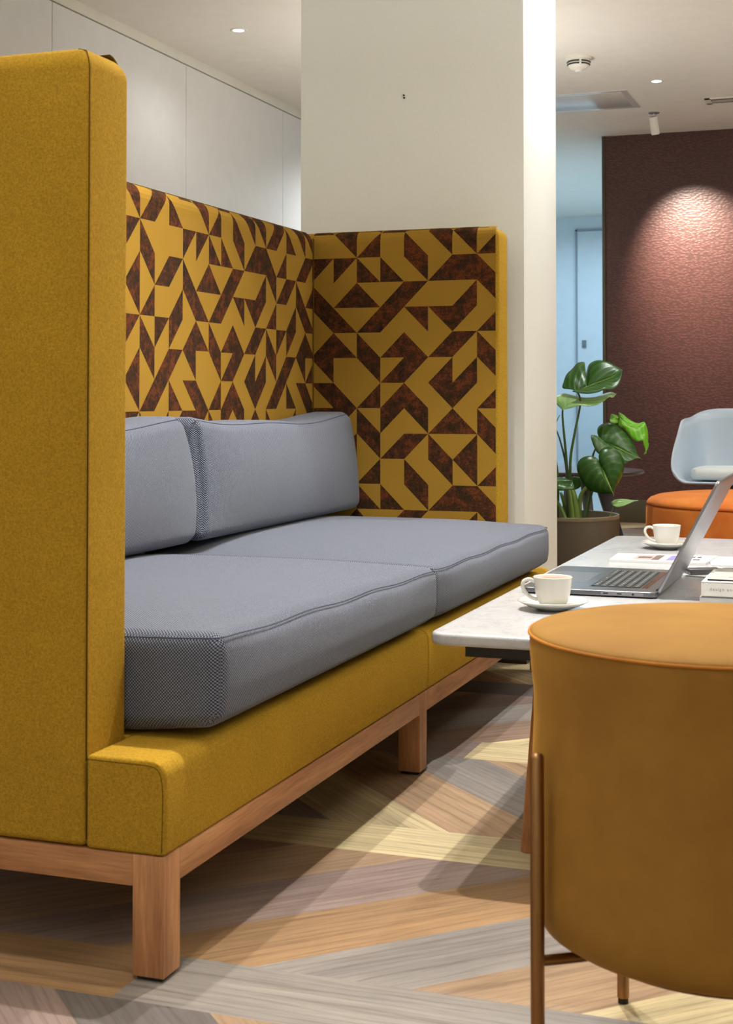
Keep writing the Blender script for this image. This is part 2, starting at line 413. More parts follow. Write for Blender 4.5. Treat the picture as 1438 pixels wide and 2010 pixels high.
for k in range(-5, 13):
    y0 = 1.96 + .725 * k; y1 = 2.52 + .725 * k; s0 = 1.795 + .725 * k; s1 = 1.96 + .725 * k
    even = (k % 2 == 0)
    base = {0: -2.5935, 2: -4.31, 1: 1.895, -1: .69}.get(k, rng.uniform(0, SPC))
    lo = base - SPC * 60
    for n in range(120):
        a = lo + SPC * n; b_ = a + SPC          # plank between line values a..b_
        v = round(b_, 4); cc = None
        for (kk, vv), c_ in KEY.items():
            if kk == k and abs(vv - v) < .01: cc = c_
        if cc is None: cc = rng.choice(PAL)
        if even: P = [(a + y0, y0), (b_ + y0, y0), (b_ + y1, y1), (a + y1, y1)]; d = (R2, R2)
        else: P = [(a - y0, y0), (b_ - y0, y0), (b_ - y1, y1), (a - y1, y1)]; d = (R2, -R2)
        plank(P, d, cc)
    x = {0: -1.015 - 1.2 * 3, 2: -.92 - 1.2 * 3, 1: -1.35 - 1.2 * 2}.get(k, -4.6 + rng.uniform(0, 1)); 
    while x < FX1:
        cc = rng.choice(PAL)
        if k == 0: cc = ORG if abs(x + 1.015 + 1.2) < .01 else GREY if abs(x + 1.015) < .01 else cc
        if k == 1 and x < -.5 and x > -1.5: cc = YEL
        if k == 2: cc = MAUVE if abs(x + .92 + 1.2) < .01 else YEL if abs(x + .92) < .01 else cc
        plank([(x, s0), (x + 1.2, s0), (x + 1.2, s1), (x, s1)], (1, 0), cc); x += 1.2
fl = mesh('floor', fV, fF, m_floor, smooth=False, uv=fUV)
at = fl.data.color_attributes.new('plank', 'FLOAT_COLOR', 'POINT')
for i, c in enumerate(fC): at.data[i].color = c
struct(fl, 'wood-look plank floor in mixed grey, tan and yellow tones')
struct(box('floor_corridor', -3.36, -1.0, 10.4, 14.0, -.05, 0, m_palefloor, b=0))
struct(box('ceiling', -3.5, 4.3, -1.7, 14.2, CEIL, CEIL + .1, m_ceil, b=0))
# panelled left wall: shallow panels with narrow open joints
lw = struct(box('wall_left', -3.47, -3.365, -1.7, 14.2, 0, CEIL, m_joint, b=0))
yj = 6.654 - 1.27 * 7
while yj < 14:
    ya, yb = max(yj, -1.7), min(yj + 1.27, 14.0)
    if yb > ya: box('wall_panel', -3.3653, -3.3514, ya + .0022, yb - .0022, .1, 2.530, m_panelwall, lw, b=.0008, seg=1)
    yj += 1.27
struct(box('trim_1', -3.365, -3.3475, -1.7, 14.0, 2.5355, CEIL, m_cornice, b=.001), 'white cornice strip above the left wall panels')
struct(box('baseboard_left', -3.365, -3.345, -1.7, 14.0, 0, .1, m_skirt, b=.001))
struct(box('wall_far', -3.5, -1.0, 14.0, 14.1, 0, CEIL, m_blue, b=0), 'bluish white wall at the end of the corridor')
struct(box('baseboard_far', -3.36, -1.0, 13.985, 14.0, 0, .2, m_blue, b=.002))
struct(box('wall_right', 4.2, 4.3, -1.7, 10, 0, CEIL, m_wall, b=0))
struct(box('wall_behind', -3.5, 4.3, -1.7, -1.6, 0, CEIL, m_wall, b=0))
# maroon leather feature wall
struct(box('wall_accent', -1.755, 4.2, 9.70, 9.82, 0, CEIL, m_leather, b=0), 'maroon pebbled leather feature wall lit by a spot')
struct(box('trim_2', -1.776, -1.755, 9.69, 9.83, 0, CEIL, m_olive, b=.001), 'dark olive edge strip of the maroon wall')
struct(box('baseboard_accent', -1.755, 4.2, 9.675, 9.70, 0, .15, m_olive, b=.003))
struct(box('wall_corridor', -1.755, -1.70, 9.82, 14.0, 0, CEIL, m_blue, b=0))
# the square pillar behind the sofa
pil = struct(box('wall_pillar', -1.8171, -1.0611, 4.4484, 4.9226, 0, CEIL, m_wall, b=.0015), 'white square pillar standing right behind the sofa')
bp = struct(mesh('baseboard_pillar', *join([bxs(-1.822, -1.056, 4.4434, 4.9276, 0, .09)])[:2], m_skirt, smooth=False))
# door in the far wall
dr = struct(box('door_1', -2.805, -1.95, 13.975, 14.0, .02, 2.445, m_blue, b=.002), 'flush white door in the bluish far wall')
V, F, _ = join([bxs(-2.822, -2.806, 13.968, 14.0, 0, 2.462), bxs(-1.949, -1.933, 13.968, 14.0, 0, 2.462), bxs(-2.822, -1.933, 13.968, 14.0, 2.446, 2.462)])
mesh('door_frame', V, F, plain('frame_grey', sl(150, 160, 168), .5), dr, smooth=False)
V, F, _ = join([bxs(-2.76, -2.72, 13.962, 13.975, 1.31, 1.385), bxs(-2.75, -2.73, 13.95, 13.962, 1.33, 1.345)])
mesh('door_handle', V, F, m_grey, dr, smooth=False)
# two pinholes and a scuff left on the pillar
sx, sz = -1.4568, 1.808
V, F, _ = join([tube([(sx, 4.4492, sz), (sx, 4.443, sz)], .003, 8), tube([(sx + .001, 4.4492, sz - .008), (sx + .001, 4.443, sz - .009)], .0026, 8)])
o = mesh('wall_screw', V, F, m_black, loc=(sx, 4.4484, sz)); o['label'] = 'tiny dark screw left in the white pillar above the sofa'; o['category'] = 'screw'

# ================================================================ SOFA
XF, XP, XBI, XBO = -.9675, -1.095, -1.70, -1.822
Y0, YN, YFI, Y1 = 1.8585, 1.980, 4.260, 4.3745
ZB, ZT, ZTOP = .178, .312, 1.352
sofa = thing('high_back_sofa', (-1.4, 3.116, 0), 'mustard felt high-backed sofa with patterned inner lining and oak base', 'sofa')
LEG = [(XF - .05, Y0 + .001), (XF - .05, 3.063), (XF - .05, Y1 - .052), (XBO + .03, Y0 + .001), (XBO + .03, 3.063), (XBO + .03, Y1 - .052)]
for (x, y) in LEG:
    lg = box('leg', x, x + .05, y, y + .051, .006, ZB - .0005, m_oakz, sofa, b=.0012)
    box('foot_glide', x + .005, x + .045, y + .005, y + .046, 0, .007, m_rubber, lg, b=.001)
for (a, b_) in ((Y0 + .0522, 3.0625), (3.1145, Y1 - .0525)):
    box('front_rail', XF - .048, XF - .0003, a, b_, .132, ZB - .001, m_oaky, sofa, b=.001)
box('rear_rail', XBO + .032, XBO + .078, Y0 + .0522, Y1 - .0525, .132, ZB - .001, m_oaky, sofa, b=.001)
for y in (Y0 + .0015, Y1 - .048):
    box('side_rail', XBO + .0802, XF - .0502, y, y + .045, .132, ZB - .001, m_oakx, sofa, b=.001)
def softfront(p, q):                # sagging top front edge of the upholstered base
    return p
def base_round(p, q):
    t = min(.0219, max(0, p.z - (ZT - .022))); sft = .022 - sqrt(.022 ** 2 - t * t)
    bul = .003 * (1 - q.z ** 2)
    return (p.x + (bul - min(sft, .021)) * max(0, q.x), p.y, p.z)
for ya, yb in ((Y0, 3.1155), (3.1165, Y1)):
    V, F = rbox((XP + .0015, ya, ZB), (XF + .001, yb, ZT), .006, (8, 24, 3), base_round, ztop=.022); mesh('base', V, F, m_felt, sofa)
mesh('seat_deck', *bevelbox(XBI + .001, XP + .0010, YN + .001, YFI + .001, ZB, ZT, .002), m_felt, sofa, sharp=40)
RT = .036
def roundtop(front):
    def f(p, q):
        t = p.z - (ZTOP - RT)
        if t > 0:
            t = min(t, RT * .9999); sft = RT - sqrt(RT * RT - t * t); sft = min(sft, RT * .9)
            wx, wy = min(1, abs(q.x) ** 2), min(1, abs(q.y) ** 2)
            p = Vector((p.x - (sft if q.x > 0 and front else 0) * (abs(q.x) > .6) * min(1, (abs(q.x) - .6) / .4), p.y - sft * q.y, p.z))
        return p
    return f
V, F = rbox((XBO, Y0, ZB + .001), (XP, YN, ZTOP), .010, (6, 2, 10), roundtop(True), ztop=RT); mesh('side_panel', V, F, m_felt, sofa)
V, F = rbox((XBO, YFI + .0012, ZB + .001), (XP, Y1, ZTOP), .010, (6, 2, 10), roundtop(True), ztop=RT); mesh('side_panel', V, F, m_felt, sofa)
V, F = rbox((XBO, YN - .03, ZB + .001), (XBI - .0012, YFI + .03, ZTOP + .001), .010, (2, 10, 10), lambda p, q: (lambda t: (p.x - (RT - sqrt(max(0, RT * RT - t * t))) * .98 * q.x, p.y, p.z))(min(RT, max(0, p.z - (ZTOP + .001 - RT)))), ztop=RT); mesh('back_panel', V, F, m_felt, sofa)
# stitched seams
sm = []
e = .0006; r = .0011
sm.append(tube([(XP - .0006, Y0 + .004, ZT - .01), (XP - .0006, Y0 + .004, ZTOP - .036), (XP - .004, Y0 + .006, ZTOP - .022), (XP - .012, Y0 + .014, ZTOP - .009), (XP - .03, Y0 + .022, ZTOP - .0035)], r, 6))
sm.append(tube([(XP + .001, Y0 + .004, ZB + .012), (XP + .001, Y0 + .0005, ZT - .012)], .0014, 6))
mesh('seam', *join(sm)[:2], m_seam, sofa)
pts = smoothpts([(XP + .004, Y0 + .001, ZT - .006), (-1.05, Y0 + .001, ZT - .0065), (XF - .024, Y0 + .001, ZT - .0075), (XF - .010, Y0 + .001, ZT - .013), (XF - .004, Y0 + .001, ZT - .026), (XF - .002, Y0 + .001, ZT - .055), (XF - .0035, Y0 + .001, ZB + .006)], 6)
mesh('seam', *tube(pts, .0013, 6), m_seam, sofa)
mesh('seam', *tube([(XP - .034, YFI + .019, ZTOP - .004), (-1.3, YFI + .020, ZTOP - .0035), (XBI, YFI + .020, ZTOP - .0035)], .0011, 6), m_seam, sofa)
mesh('seam', *tube([(XBI - .022, YN + .04, ZTOP - .001), (XBI - .022, YFI, ZTOP - .001)], .0011, 6), m_seam, sofa)
mesh('seam', *tube([(XBI + .003, YFI + .0005, .32), (XBI + .003, YFI + .0005, ZTOP - .02)], .002, 6), m_seam, sofa)

# patterned lining: rows top to bottom, columns -6..9 ; codes: a '\' dark upper right, b '\' dark lower left, c '/' dark upper left, d '/' dark lower right
COLS = list(range(-14, 10))
ROWS = {  # columns -6 .. 9
 0: 'adcbLadLbaadcbaa',
 1: 'cbLLccbbadDbdLdc',
 2: 'dadcbdbdcLdadcbd',
 3: 'adLdabdcaacdLdab',
 4: 'cbccdbbdbdcbcUdb',
 5: 'dadcaLadcddadcad',
 6: 'adcbabddbacdcbab',
 7: 'cbddDcbcadbbLdLa',
 8: 'dadcbdadcbdadcbd',
}
def cell(c, r):
    row = ROWS[r % 9]
    i = (c + 6)
    while i < 0: i += 10
    while i > 15: i -= 10
    ch = row[i]
    return 'c' if ch == 'U' else ch
def lining(name, origin, ua, length, c_first, c_last, cs, cz, ztop, zbot, nrm, umin, umax, zr1, u0):
    
    """flat patterned cloth on a panel; its upper edge is rolled over the padded rim"""
    V, F, Mi = [], [], []
    RR = RT + .0012
    def put(poly, mat):
        b = len(V)
        for (u, z) in poly:
            over = z - (ztop - RR)
            if over > 0:
                t = min(over / (RR * pi / 2), 1) * pi / 2; dz = RR * sin(t); dn = RR * (1 - cos(t)) - .0; zz = ztop - RR + dz
            else: dn = 0; zz = z
            V.append(tuple(origin[i] + ua[i] * u - nrm[i] * dn + (zz if i == 2 else 0) for i in range(3)))
        F.append(tuple(range(b, b + len(poly)))); Mi.append(mat)
    zlim = ztop - RR + RR * pi / 2
    bands = [zbot, ztop - RR] + [ztop - RR + RR * pi / 2 * j / 5 for j in range(1, 6)]
    for r in range(-1, 12):
        za = zr1 - cz * (r - 1); zb_ = za - cz
        for c in range(c_first, c_last + 1):
            ul = u0 + cs * c; ur = ul + cs; ch = cell(c, r % 9)
            TL, TR, BL, BR = (ul, za), (ur, za), (ul, zb_), (ur, zb_)
            polys = {'L': [([TL, BL, BR, TR], 0)], 'D': [([TL, BL, BR, TR], 1)],
                     'a': [([TL, BR, TR], 1), ([TL, BL, BR], 0)], 'b': [([TL, BR, TR], 0), ([TL, BL, BR], 1)],
                     'c': [([TL, BL, TR], 1), ([TR, BL, BR], 0)], 'd': [([TL, BL, TR], 0), ([TR, BL, BR], 1)]}[ch]
            for P, m_ in polys:
                P = clip_poly(P, -1, 0, -umin); P = clip_poly(P, 1, 0, umax) if len(P) > 2 else P
                for lo_, hi_ in zip(bands[:-1], bands[1:]):
                    Q = clip_poly(P, 0, -1, -lo_) if len(P) > 2 else []
                    Q = clip_poly(Q, 0, 1, hi_) if len(Q) > 2 else []
                    if len(Q) > 2: put(Q, m_)
    o = mesh(name, V, F, [m_light, m_dark], sofa, smooth=False, fmat=Mi)
    o['label'] = 'gold and dark brown triangle-patterned lining'
    return o
# back (runs along +Y), far side panel (runs along +X), near side panel (seen only from the far side)
lining('patterned_lining', (XBI, 0, 0), (0, 1, 0), 0, -20, 9, .0764, .0783, ZTOP + .0022, .33, (1, 0, 0), YN, YFI, 1.2655, 3.5125)
lining('patterned_lining', (0, YFI, 0), (1, 0, 0), 0, -2, 6, .0776, .0783, ZTOP + .0012, .33, (0, -1, 0), XBI, XP - .010, 1.2665, -1.5508)
lining('patterned_lining', (0, YN + .0012, 0), (1, 0, 0), 0, -2, 6, .0776, .0783, ZTOP + .0012, .33, (0, 1, 0), XBI, XP - .014, 1.2665, -1.5508)

# ---------------------------------------------------------------- seat cushions
def seat_cushion(ya, yb, label, lift=0, pull=.02):
    xa, xb = -1.690, -.937; za, zb = ZT + .004, .452
    root = thing('seat_cushion', ((xa + xb) / 2, (ya + yb) / 2, za), label, 'cushion', 'grey woven seat cushions of the sofa')
    def df(p, q):
        x, y, z = p; u, v = q[0], q[1]
        cu = (1 - abs(u) ** (3.0 if u > 0 else 10)); cv = (1 - abs(v) ** 3.6)
        z += lift * (1 - v) / 2 * (.5 + .5 * u) * (z - za) / (zb - za)
        if u > 0: x -= (pull if v < 0 else .004) * u * abs(v) ** 12
        if q[2] > 0: z += .032 * cu * cv * min(1, (q[2]) ** 1)
        if u > 0: x += .010 * (1 - abs(v) ** 4) * u * (1 - q[2] ** 2) - .007 * max(0, -q[2]) ** 2
        z += .0022 * sin(y * 19 + 1) * (abs(u) ** 6) * max(0, q[2])
        if q[2] < 0 and u > .6: z += .016 * (u - .6) / .4 * (abs(q[2]))
        y += .006 * v * (1 - q[2] ** 2) * 0
        return (x, y, z)
    V, F = rbox((xa, ya, za), (xb, yb, zb), .026, (26, 34, 6), df)
    mesh('cover', V, F, m_weave, root, boxuv=True)
    # piping around the top edge
    c0, c1 = (xa, ya), (xb, yb); P = []
    R_ = .026; inset = .0055
    def top(x, y):
        u = (x - (xa + xb) / 2) / ((xb - xa) / 2); v = (y - (ya + yb) / 2) / ((yb - ya) / 2)
        return zb + lift * (1 - v) / 2 * (.5 + .5 * u) - R_ * .30 + .032 * (1 - min(1, abs(u)) ** (3 if u > 0 else 10)) * (1 - min(1, abs(v)) ** 3.6) + .0022 * sin(y * 19 + 1) * (min(1, abs(u)) ** 6)
    rad = .026
    for (cx, cy, a0) in ((xb - rad, ya + rad, -90), (xb - rad, yb - rad, 0), (xa + rad, yb - rad, 90), (xa + rad, ya + rad, 180)):
        for j in range(7):
            a = radians(a0 + 90 * j / 6); P.append((cx + (rad - inset) * cos(a), cy + (rad - inset) * sin(a)))
        nx_ = {-90: (xb - inset, yb - rad), 0: (xa + rad, yb - inset), 90: (xa + inset, ya + rad), 180: (xb - rad, ya + inset)}[a0]
        x_, y_ = P[-1]
        for j in range(1, 24): P.append((x_ + (nx_[0] - x_) * j / 24, y_ + (nx_[1] - y_) * j / 24))
    mesh('piping', *tube([(x + (.003 if x > xb - .02 else 0), y, top(x, y)) for x, y in [(x - (((pull if y < (ya + yb) / 2 else .004) * abs((y - (ya + yb) / 2) / ((yb - ya) / 2)) ** 12) if x > -1.2 else 0), y) for x, y in P]], .0012, 6, True), m_piping, root)
    return root
seat_cushion(YN + .004, 3.1145, 'grey woven seat cushion nearest the tall front side panel', .022, .004)
seat_cushion(3.1175, YFI - .003, 'grey woven seat cushion at the far end beside the patterned panel')
# ---------------------------------------------------------------- back cushions
def back_cushion(ya, yb, label, bl=0.0, br=0.0):
    root = thing('back_cushion', (-1.62, (ya + yb) / 2, .484), label, 'cushion', 'grey woven back cushions of the sofa')
    xa, xb = XBI + .004, -1.545; za, zb = .4865, .785
    def df(p, q):
        x, y, z = p; u, v, w_ = q
        t = (z - za) / (zb - za)
        x += .030 * (1 - v ** 4) * max(0, u) * (1 - (w_ * .9) ** 2) + (.02 * (1 - t) if u > 0 else 0)
        z += (-.020 * (1 - abs(v) ** 2.2) + .004 * sin(y * 11)) * t
        y += (bl * max(0, v) + br * max(0, -v)) * (1 - w_ ** 2) * abs(v) ** 4 * (.5 + .5 * u) - .018 * v * abs(v) ** 5 * (t ** 2) * (.5 + .5 * u)
        x -= .012 * t * (1 if u > 0 else 0) * abs(v) ** 4
        y -= .012 * v * abs(v) ** 5 * w_ * w_ * (.5 + .5 * u)
        return (x, y, z)
    V, F = rbox((xa, ya, za), (xb, yb, zb), .030, (8, 30, 14), df)
    mesh('cover', V, F, m_weave, root, boxuv=True)
    P = []
    for j in range(41):
        v = -1 + 2 * j / 40; y = (ya + yb) / 2 + v * (yb - ya) / 2 * .985
        z = zb - .0085 - .020 * (1 - abs(v) ** 2.2) + .004 * sin(y * 11)
        if abs(v) > .95: z -= .012 * (abs(v) - .95) / .05
        x = xb - .0095 - .012 * abs(v) ** 4 + .030 * (1 - v ** 4) * .19
        P.append((x + .001, y - .014 * v * abs(v) ** 5, z + .001))
    mesh('piping', *tube(P, .0011, 6), m_piping, root)
back_cushion(YN + .006, 3.108, 'grey woven back cushion half hidden by the tall front side panel', .026, 0)
back_cushion(3.118, YFI - .014, 'grey woven back cushion standing in the far corner of the sofa', .004, .027)

# ================================================================ COFFEE TABLE
TZ = .42; TX0, TX1, TY0, TY1 = -.7545, .0, 2.432, 4.330
table = thing('coffee_table', ((TX0 + TX1) / 2, (TY0 + TY1) / 2, 0), 'long low coffee table with white marble top beside the sofa', 'table')
def slab(x0, x1, y0, y1, z0, z1, cr, er, seg=8):
    """rounded-corner slab with softened edges"""
    prof = [(er, z0)] + [(er - er * sin(pi / 2 * j / 4), z0 + er - er * cos(pi / 2 * j / 4)) for j in range(1, 5)] + \
           [(er - er * cos(pi / 2 * j / 4), z1 - er + er * sin(pi / 2 * j / 4)) for j in range(0, 5)]
    V, F = [], []
    ring = []
    for (cx, cy, a0) in ((x1 - cr, y0 + cr, -90), (x1 - cr, y1 - cr, 0), (x0 + cr, y1 - cr, 90), (x0 + cr, y0 + cr, 180)):
        for j in range(seg + 1):
            a = radians(a0 + 90 * j / seg); ring.append((cx, cy, cos(a), sin(a)))
    n = len(ring)
    for (ins, z) in prof:
        for (cx, cy, ca, sa) in ring: V.append((cx + (cr - ins) * ca, cy + (cr - ins) * sa, z))
    for k in range(len(prof) - 1):
        for i in range(n):
            j = (i + 1) % n; F.append((k * n + i, k * n + j, (k + 1) * n + j, (k + 1) * n + i))
    F.append(tuple(reversed(range(n)))); F.append(tuple(range((len(prof) - 1) * n, len(prof) * n)))
    return V, F
mesh('tabletop', *slab(TX0, TX1, TY0, TY1, .3985, TZ, .035, .006), m_marble, table, sharp=35)
V, F, _ = join([bxs(-.705, -.655, 2.50, 4.26, .370, .3984), bxs(-.10, -.05, 2.50, 4.26, .370, .3984), bxs(-.655, -.10, 2.50, 2.55, .370, .3984), bxs(-.655, -.10, 4.21, 4.26, .370, .3984), bxs(-.655, -.10, 3.35, 3.41, .370, .3984)])
mesh('frame', V, F, m_black, table, smooth=False)
m_tleg = wood('table_leg_oak', sl(140, 88, 50), sl(186, 128, 78), 2)
for (sx_, ox) in ((-1, -.622), (1, -.133)):
    for (sy_, oy) in ((-1, 2.62), (1, 4.14)):
        tx = ox - sx_ * .035; ty = oy - sy_ * .03
        mesh('leg', *tube([(ox, oy, 0), (ox - sx_ * .002, oy - sy_ * .002, .02), (tx, ty, .3702)], [.0125, .0135, .022], 20), m_tleg, table, sharp=50)

# ================================================================ FOREGROUND STOOL
sxc, syc, sr = -.1906, 1.8215, .233
ROT = None
stool = thing('round_stool', (sxc, syc, 0), 'ochre velvet drum stool with slim brass legs in the foreground', 'stool')
STOP = .5545; SB = .181
prof = [(0, STOP + .003), (.06, STOP + .003), (.12, STOP + .002), (.165, STOP + .0005), (.195, STOP - .002), (.212, STOP - .0045), (sr - .012, STOP - .0065), (sr - .005, STOP - .009), (sr - .0015, STOP - .012), (sr - .002, STOP - .014),
        (sr - .001, STOP - .017), (sr - .001, STOP - .030), (sr - .003, STOP - .055), (sr - .006, STOP - .08), (sr - .006, STOP - .12), (sr - .003, .36), (sr - .001, .27), (sr - .002, .228), (sr - .006, .208), (sr - .014, .194), (sr - .028, .185), (sr - .05, .182), (.1, SB), (0, SB)]
V, F = lathe(prof, sxc, syc, 96)
F = [tuple(reversed(f)) for f in F]
mesh('padded_body', V, F, m_velvet, stool)
ring = [(sxc + (sr - .0008) * cos(2 * pi * i / 96), syc + (sr - .0008) * sin(2 * pi * i / 96), STOP - .0135) for i in range(96)]
mesh('seam', *tube(ring, .0021, 6, True), velvet('seam_velvet', sl(150, 92, 28), sl(184, 120, 40)), stool)
lx, ly = -.3833, 1.668
ang0 = math.atan2(ly - syc, lx - sxc); LR = .2475
for i in range(4):
    a = ang0 + pi / 2 * i; px_, py_ = sxc + LR * cos(a), syc + LR * sin(a)
    lg = mesh('leg', *tube([(px_, py_, .008), (px_, py_, .412), (px_, py_, .4155), (px_, py_, .417)], [.0082, .0082, .0062, .002], 20), m_brass, stool, sharp=50)
    mesh('foot_glide', *tube([(px_, py_, 0), (px_, py_, .0085)], .007, 16), m_rubber, lg, sharp=50)
    ix, iy = sxc + .17 * cos(a), syc + .17 * sin(a)
    mesh('bracket', *tube(smoothpts([(px_, py_, .178), (px_ + (ix - px_) * .2, py_ + (iy - py_) * .2, .1765), (ix, iy, .1750)], 4), .0062, 12), m_brass, stool, sharp=50)
mesh('base_ring', *tube([(sxc + .17 * cos(2 * pi * i / 48), syc + .17 * sin(2 * pi * i / 48), .1750) for i in range(48)], .0062, 8, True), m_brass, stool)

# ================================================================ CUPS AND SAUCERS
def cup_set(x, y, where, seedrot):
    g1, g2 = 'white coffee cups on the marble table', 'white saucers on the marble table'
    z = TZ
    sa = thing('saucer', (x, y, z), 'white saucer under the cup ' + where, 'saucer', g2)
    sp_ = [(0, z + .003), (.022, z + .001), (.024, z), (.028, z), (.030, z + .002), (.045, z + .006), (.060, z + .0125), (.0675, z + .0165), (.0685, z + .018), (.0675, z + .019), (.058, z + .0155), (.044, z + .0095), (.032, z + .0062), (0, z + .0058)]
    V, F = lathe(sp_, x, y, 56); mesh('dish', V, F, m_china, sa)
    zc = z + .0062
    cu = thing('coffee_cup', (x, y, zc), 'white cup of milky coffee ' + where, 'cup', g1)
    cp = [(0, zc + .002), (.019, zc + .0015), (.0205, zc), (.0235, zc), (.0245, zc + .003), (.030, zc + .012), (.0335, zc + .026), (.0360, zc + .042), (.0378, zc + .0555), (.0383, zc + .0570), (.0372, zc + .0578), (.0358, zc + .0562), (.0340, zc + .042), (.0315, zc + .026), (.026, zc + .010), (0, zc + .006)]
    V, F = lathe(cp, x, y, 56); mesh('body', V, F, m_china, cu)
    V, F = lathe([(0, zc + .0505), (.020, zc + .0505), (.0350, zc + .0512)], x, y, 40); F = [tuple(reversed(f)) for f in F]
    mesh('coffee', V, F, m_coffee, cu)
    d = Vector((-cos(YAW + seedrot), -sin(YAW + seedrot), 0)); c = Vector((x, y, 0)); H = []
    for (rr, zz) in ((.0352, .048), (.045, .0525), (.056, .049), (.0585, .039), (.052, .026), (.042, .0175), (.0300, .0135)):
        H.append(c + d * rr + Vector((0, 0, zc + zz)))
    mesh('handle', *tube(smoothpts(H, 5), .0036, 10), m_china, cu)
cup_set(-.607, 2.775, 'at the near end of the table beside the laptop', .0)
cup_set(-.560, 3.995, 'at the far end of the table behind the laptop', .0)

# ================================================================ LAPTOP
lap = thing('laptop', (-.58, 3.19, TZ), 'open grey aluminium laptop on the marble table', 'laptop')
LX0, LX1, LY0, LY1 = -.722, -.438, 2.985, 3.392
for (x, y) in ((-.70, 3.01), (-.70, 3.37), (-.47, 3.01), (-.47, 3.37)):
    mesh('foot', *tube([(x, y, TZ), (x, y, TZ + .0025)], .006, 12), m_rubber, lap, sharp=50)
mesh('base', *slab(LX0, LX1, LY0, LY1, TZ + .002, TZ + .0135, .016, .003), m_alu, lap, sharp=35)
bz = TZ + .0135
# keys: rows run along Y, x grows towards the hinge
KV = []; GV = []
kx0, kx1, ky0, ky1 = -.585, -.482, 3.045, 3.332
rows = 6; rh = (kx1 - kx0) / rows
for r_ in range(rows):
    xa = kx0 + r_ * rh; n = 14 if r_ else 9
    ws = [1] * n
    if r_ == 0: ws = [1, 1, 1, 1.2, 5.4, 1.2, 1, 1, 1.2]
    elif r_ in (1, 2): ws[0] = 1.7; ws[-1] = 1.7
    tot = sum(ws); y = ky0
    for wk in ws:
        dy = (ky1 - ky0) * wk / tot
        V, F = bxs(xa + .0012, xa + rh - .0012, y + .0012, y + dy - .0012, bz - .0002, bz + .0014); KV.append((V, F, 0))
        gx, gy = xa + rh * .5, y + dy * .5
        V, F = bxs(gx - .002, gx + .002, gy - .0016, gy + .0016, bz + .0014, bz + .0016); KV.append((V, F, 1))
        y += dy
V, F, Mi = join(KV); mesh('keyboard', V, F, [m_key, m_glyph], lap, smooth=False, fmat=Mi)
mesh('keyboard_well', *bxs(kx0 - .002, kx1 + .002, ky0 - .003, ky1 + .003, bz - .001, bz + .0003), m_black, lap, smooth=False)
box('touch_strip', kx1 + .004, kx1 + .016, ky0, ky1, bz - .001, bz + .0008, plain('strip_glass', sl(70, 44, 34), .2), lap, b=.0003, seg=1)
box('trackpad', -.712, -.606, 3.10, 3.28, bz - .001, bz + .0004, m_deckglass, lap, b=.0003, seg=1)
V, F, Mi = join([(*bxs(-.553, -.466, LY0 - .0004, LY0 + .004, TZ + .0045, TZ + .0112), 0),
    (*bxs(-.548, -.538, LY0 - .001, LY0 + .003, TZ + .0065, TZ + .0092), 1), (*bxs(-.520, -.510, LY0 - .001, LY0 + .003, TZ + .0065, TZ + .0092), 1),
    (*tube([(-.487, LY0 - .001, TZ + .0078), (-.487, LY0 + .003, TZ + .0078)], .0023, 12), 1)])
mesh('side_ports', V, F, [m_alul, m_black], lap, smooth=False, fmat=Mi)
# lid leaning back over the table: from hinge to top edge
h0 = Vector((-.437, 0, TZ + .0105)); h1 = Vector((-.3155, 0, .6615)); ax_ = (h1 - h0).normalized(); nr = Vector((-ax_.z, 0, ax_.x))   # nr faces the keyboard
Lh = (h1 - h0).length
V, F = slab(0, Lh, LY0 + .001, LY1 - .001, -.003, .003, .012, .0012)
V = [tuple(h0 + ax_ * v[0] + nr * v[2] + Vector((0, v[1], 0))) for v in V]
lid = mesh('lid', V, F, m_alul, lap, sharp=35)
V, F = bxs(.012, Lh - .006, LY0 + .007, LY1 - .007, .0028, .0034); V = [tuple(h0 + ax_ * v[0] + nr * v[2] + Vector((0, v[1], 0))) for v in V]
mesh('screen_bezel', V, F, m_black, lid, smooth=False)
V, F = bxs(.022, Lh - .014, LY0 + .016, LY1 - .016, .003, .0037); V = [tuple(h0 + ax_ * v[0] + nr * v[2] + Vector((0, v[1], 0))) for v in V]
mesh('screen', V, F, m_screen, lid, smooth=False)
mesh('hinge', *tube([(-.441, LY0 + .03, TZ + .0125), (-.441, LY1 - .03, TZ + .0125)], .0048, 14), m_black, lap, sharp=50)

# ================================================================ PAPERS, ADAPTER, BOOKS
def printed(name, P, z, th, marks, label, cat, mats, group=None):
    """a booklet lying flat: corner list P (anticlockwise), thickness, coloured printed patches in local (u,v)"""
    P = [Vector((x, y, 0)) for x, y in P]; c = sum(P, Vector()) / len(P)
    V = [tuple(p + Vector((0, 0, z))) for p in P] + [tuple(p + Vector((0, 0, z + th))) for p in P]; n = len(P)
    parts = [(V, [tuple(reversed(range(n))), tuple(range(n, 2 * n))] + [(i, (i + 1) % n, n + (i + 1) % n, n + i) for i in range(n)], 0)]
    for im, (u0, u1, v0, v1, mi) in enumerate(marks):
        q = []
        for (u, v) in ((u0, v0), (u1, v0), (u1, v1), (u0, v1)):
            a = P[0].lerp(P[1], u); b = P[3].lerp(P[2], u); q.append(a.lerp(b, v))
        V2 = [tuple(p + Vector((0, 0, z + th - .0001))) for p in q] + [tuple(p + Vector((0, 0, z + th + .0002 + .00004 * im))) for p in q]
        parts.append((V2, [(3, 2, 1, 0), (4, 5, 6, 7), (0, 1, 5, 4), (1, 2, 6, 5), (2, 3, 7, 6), (3, 0, 4, 7)], mi))
    V, F, Mi = join(parts)
    o = mesh(name, V, F, mats, smooth=False, fmat=Mi, loc=(c.x, c.y, z)); o['label'] = label; o['category'] = cat
    if group: o['group'] = group
    return o
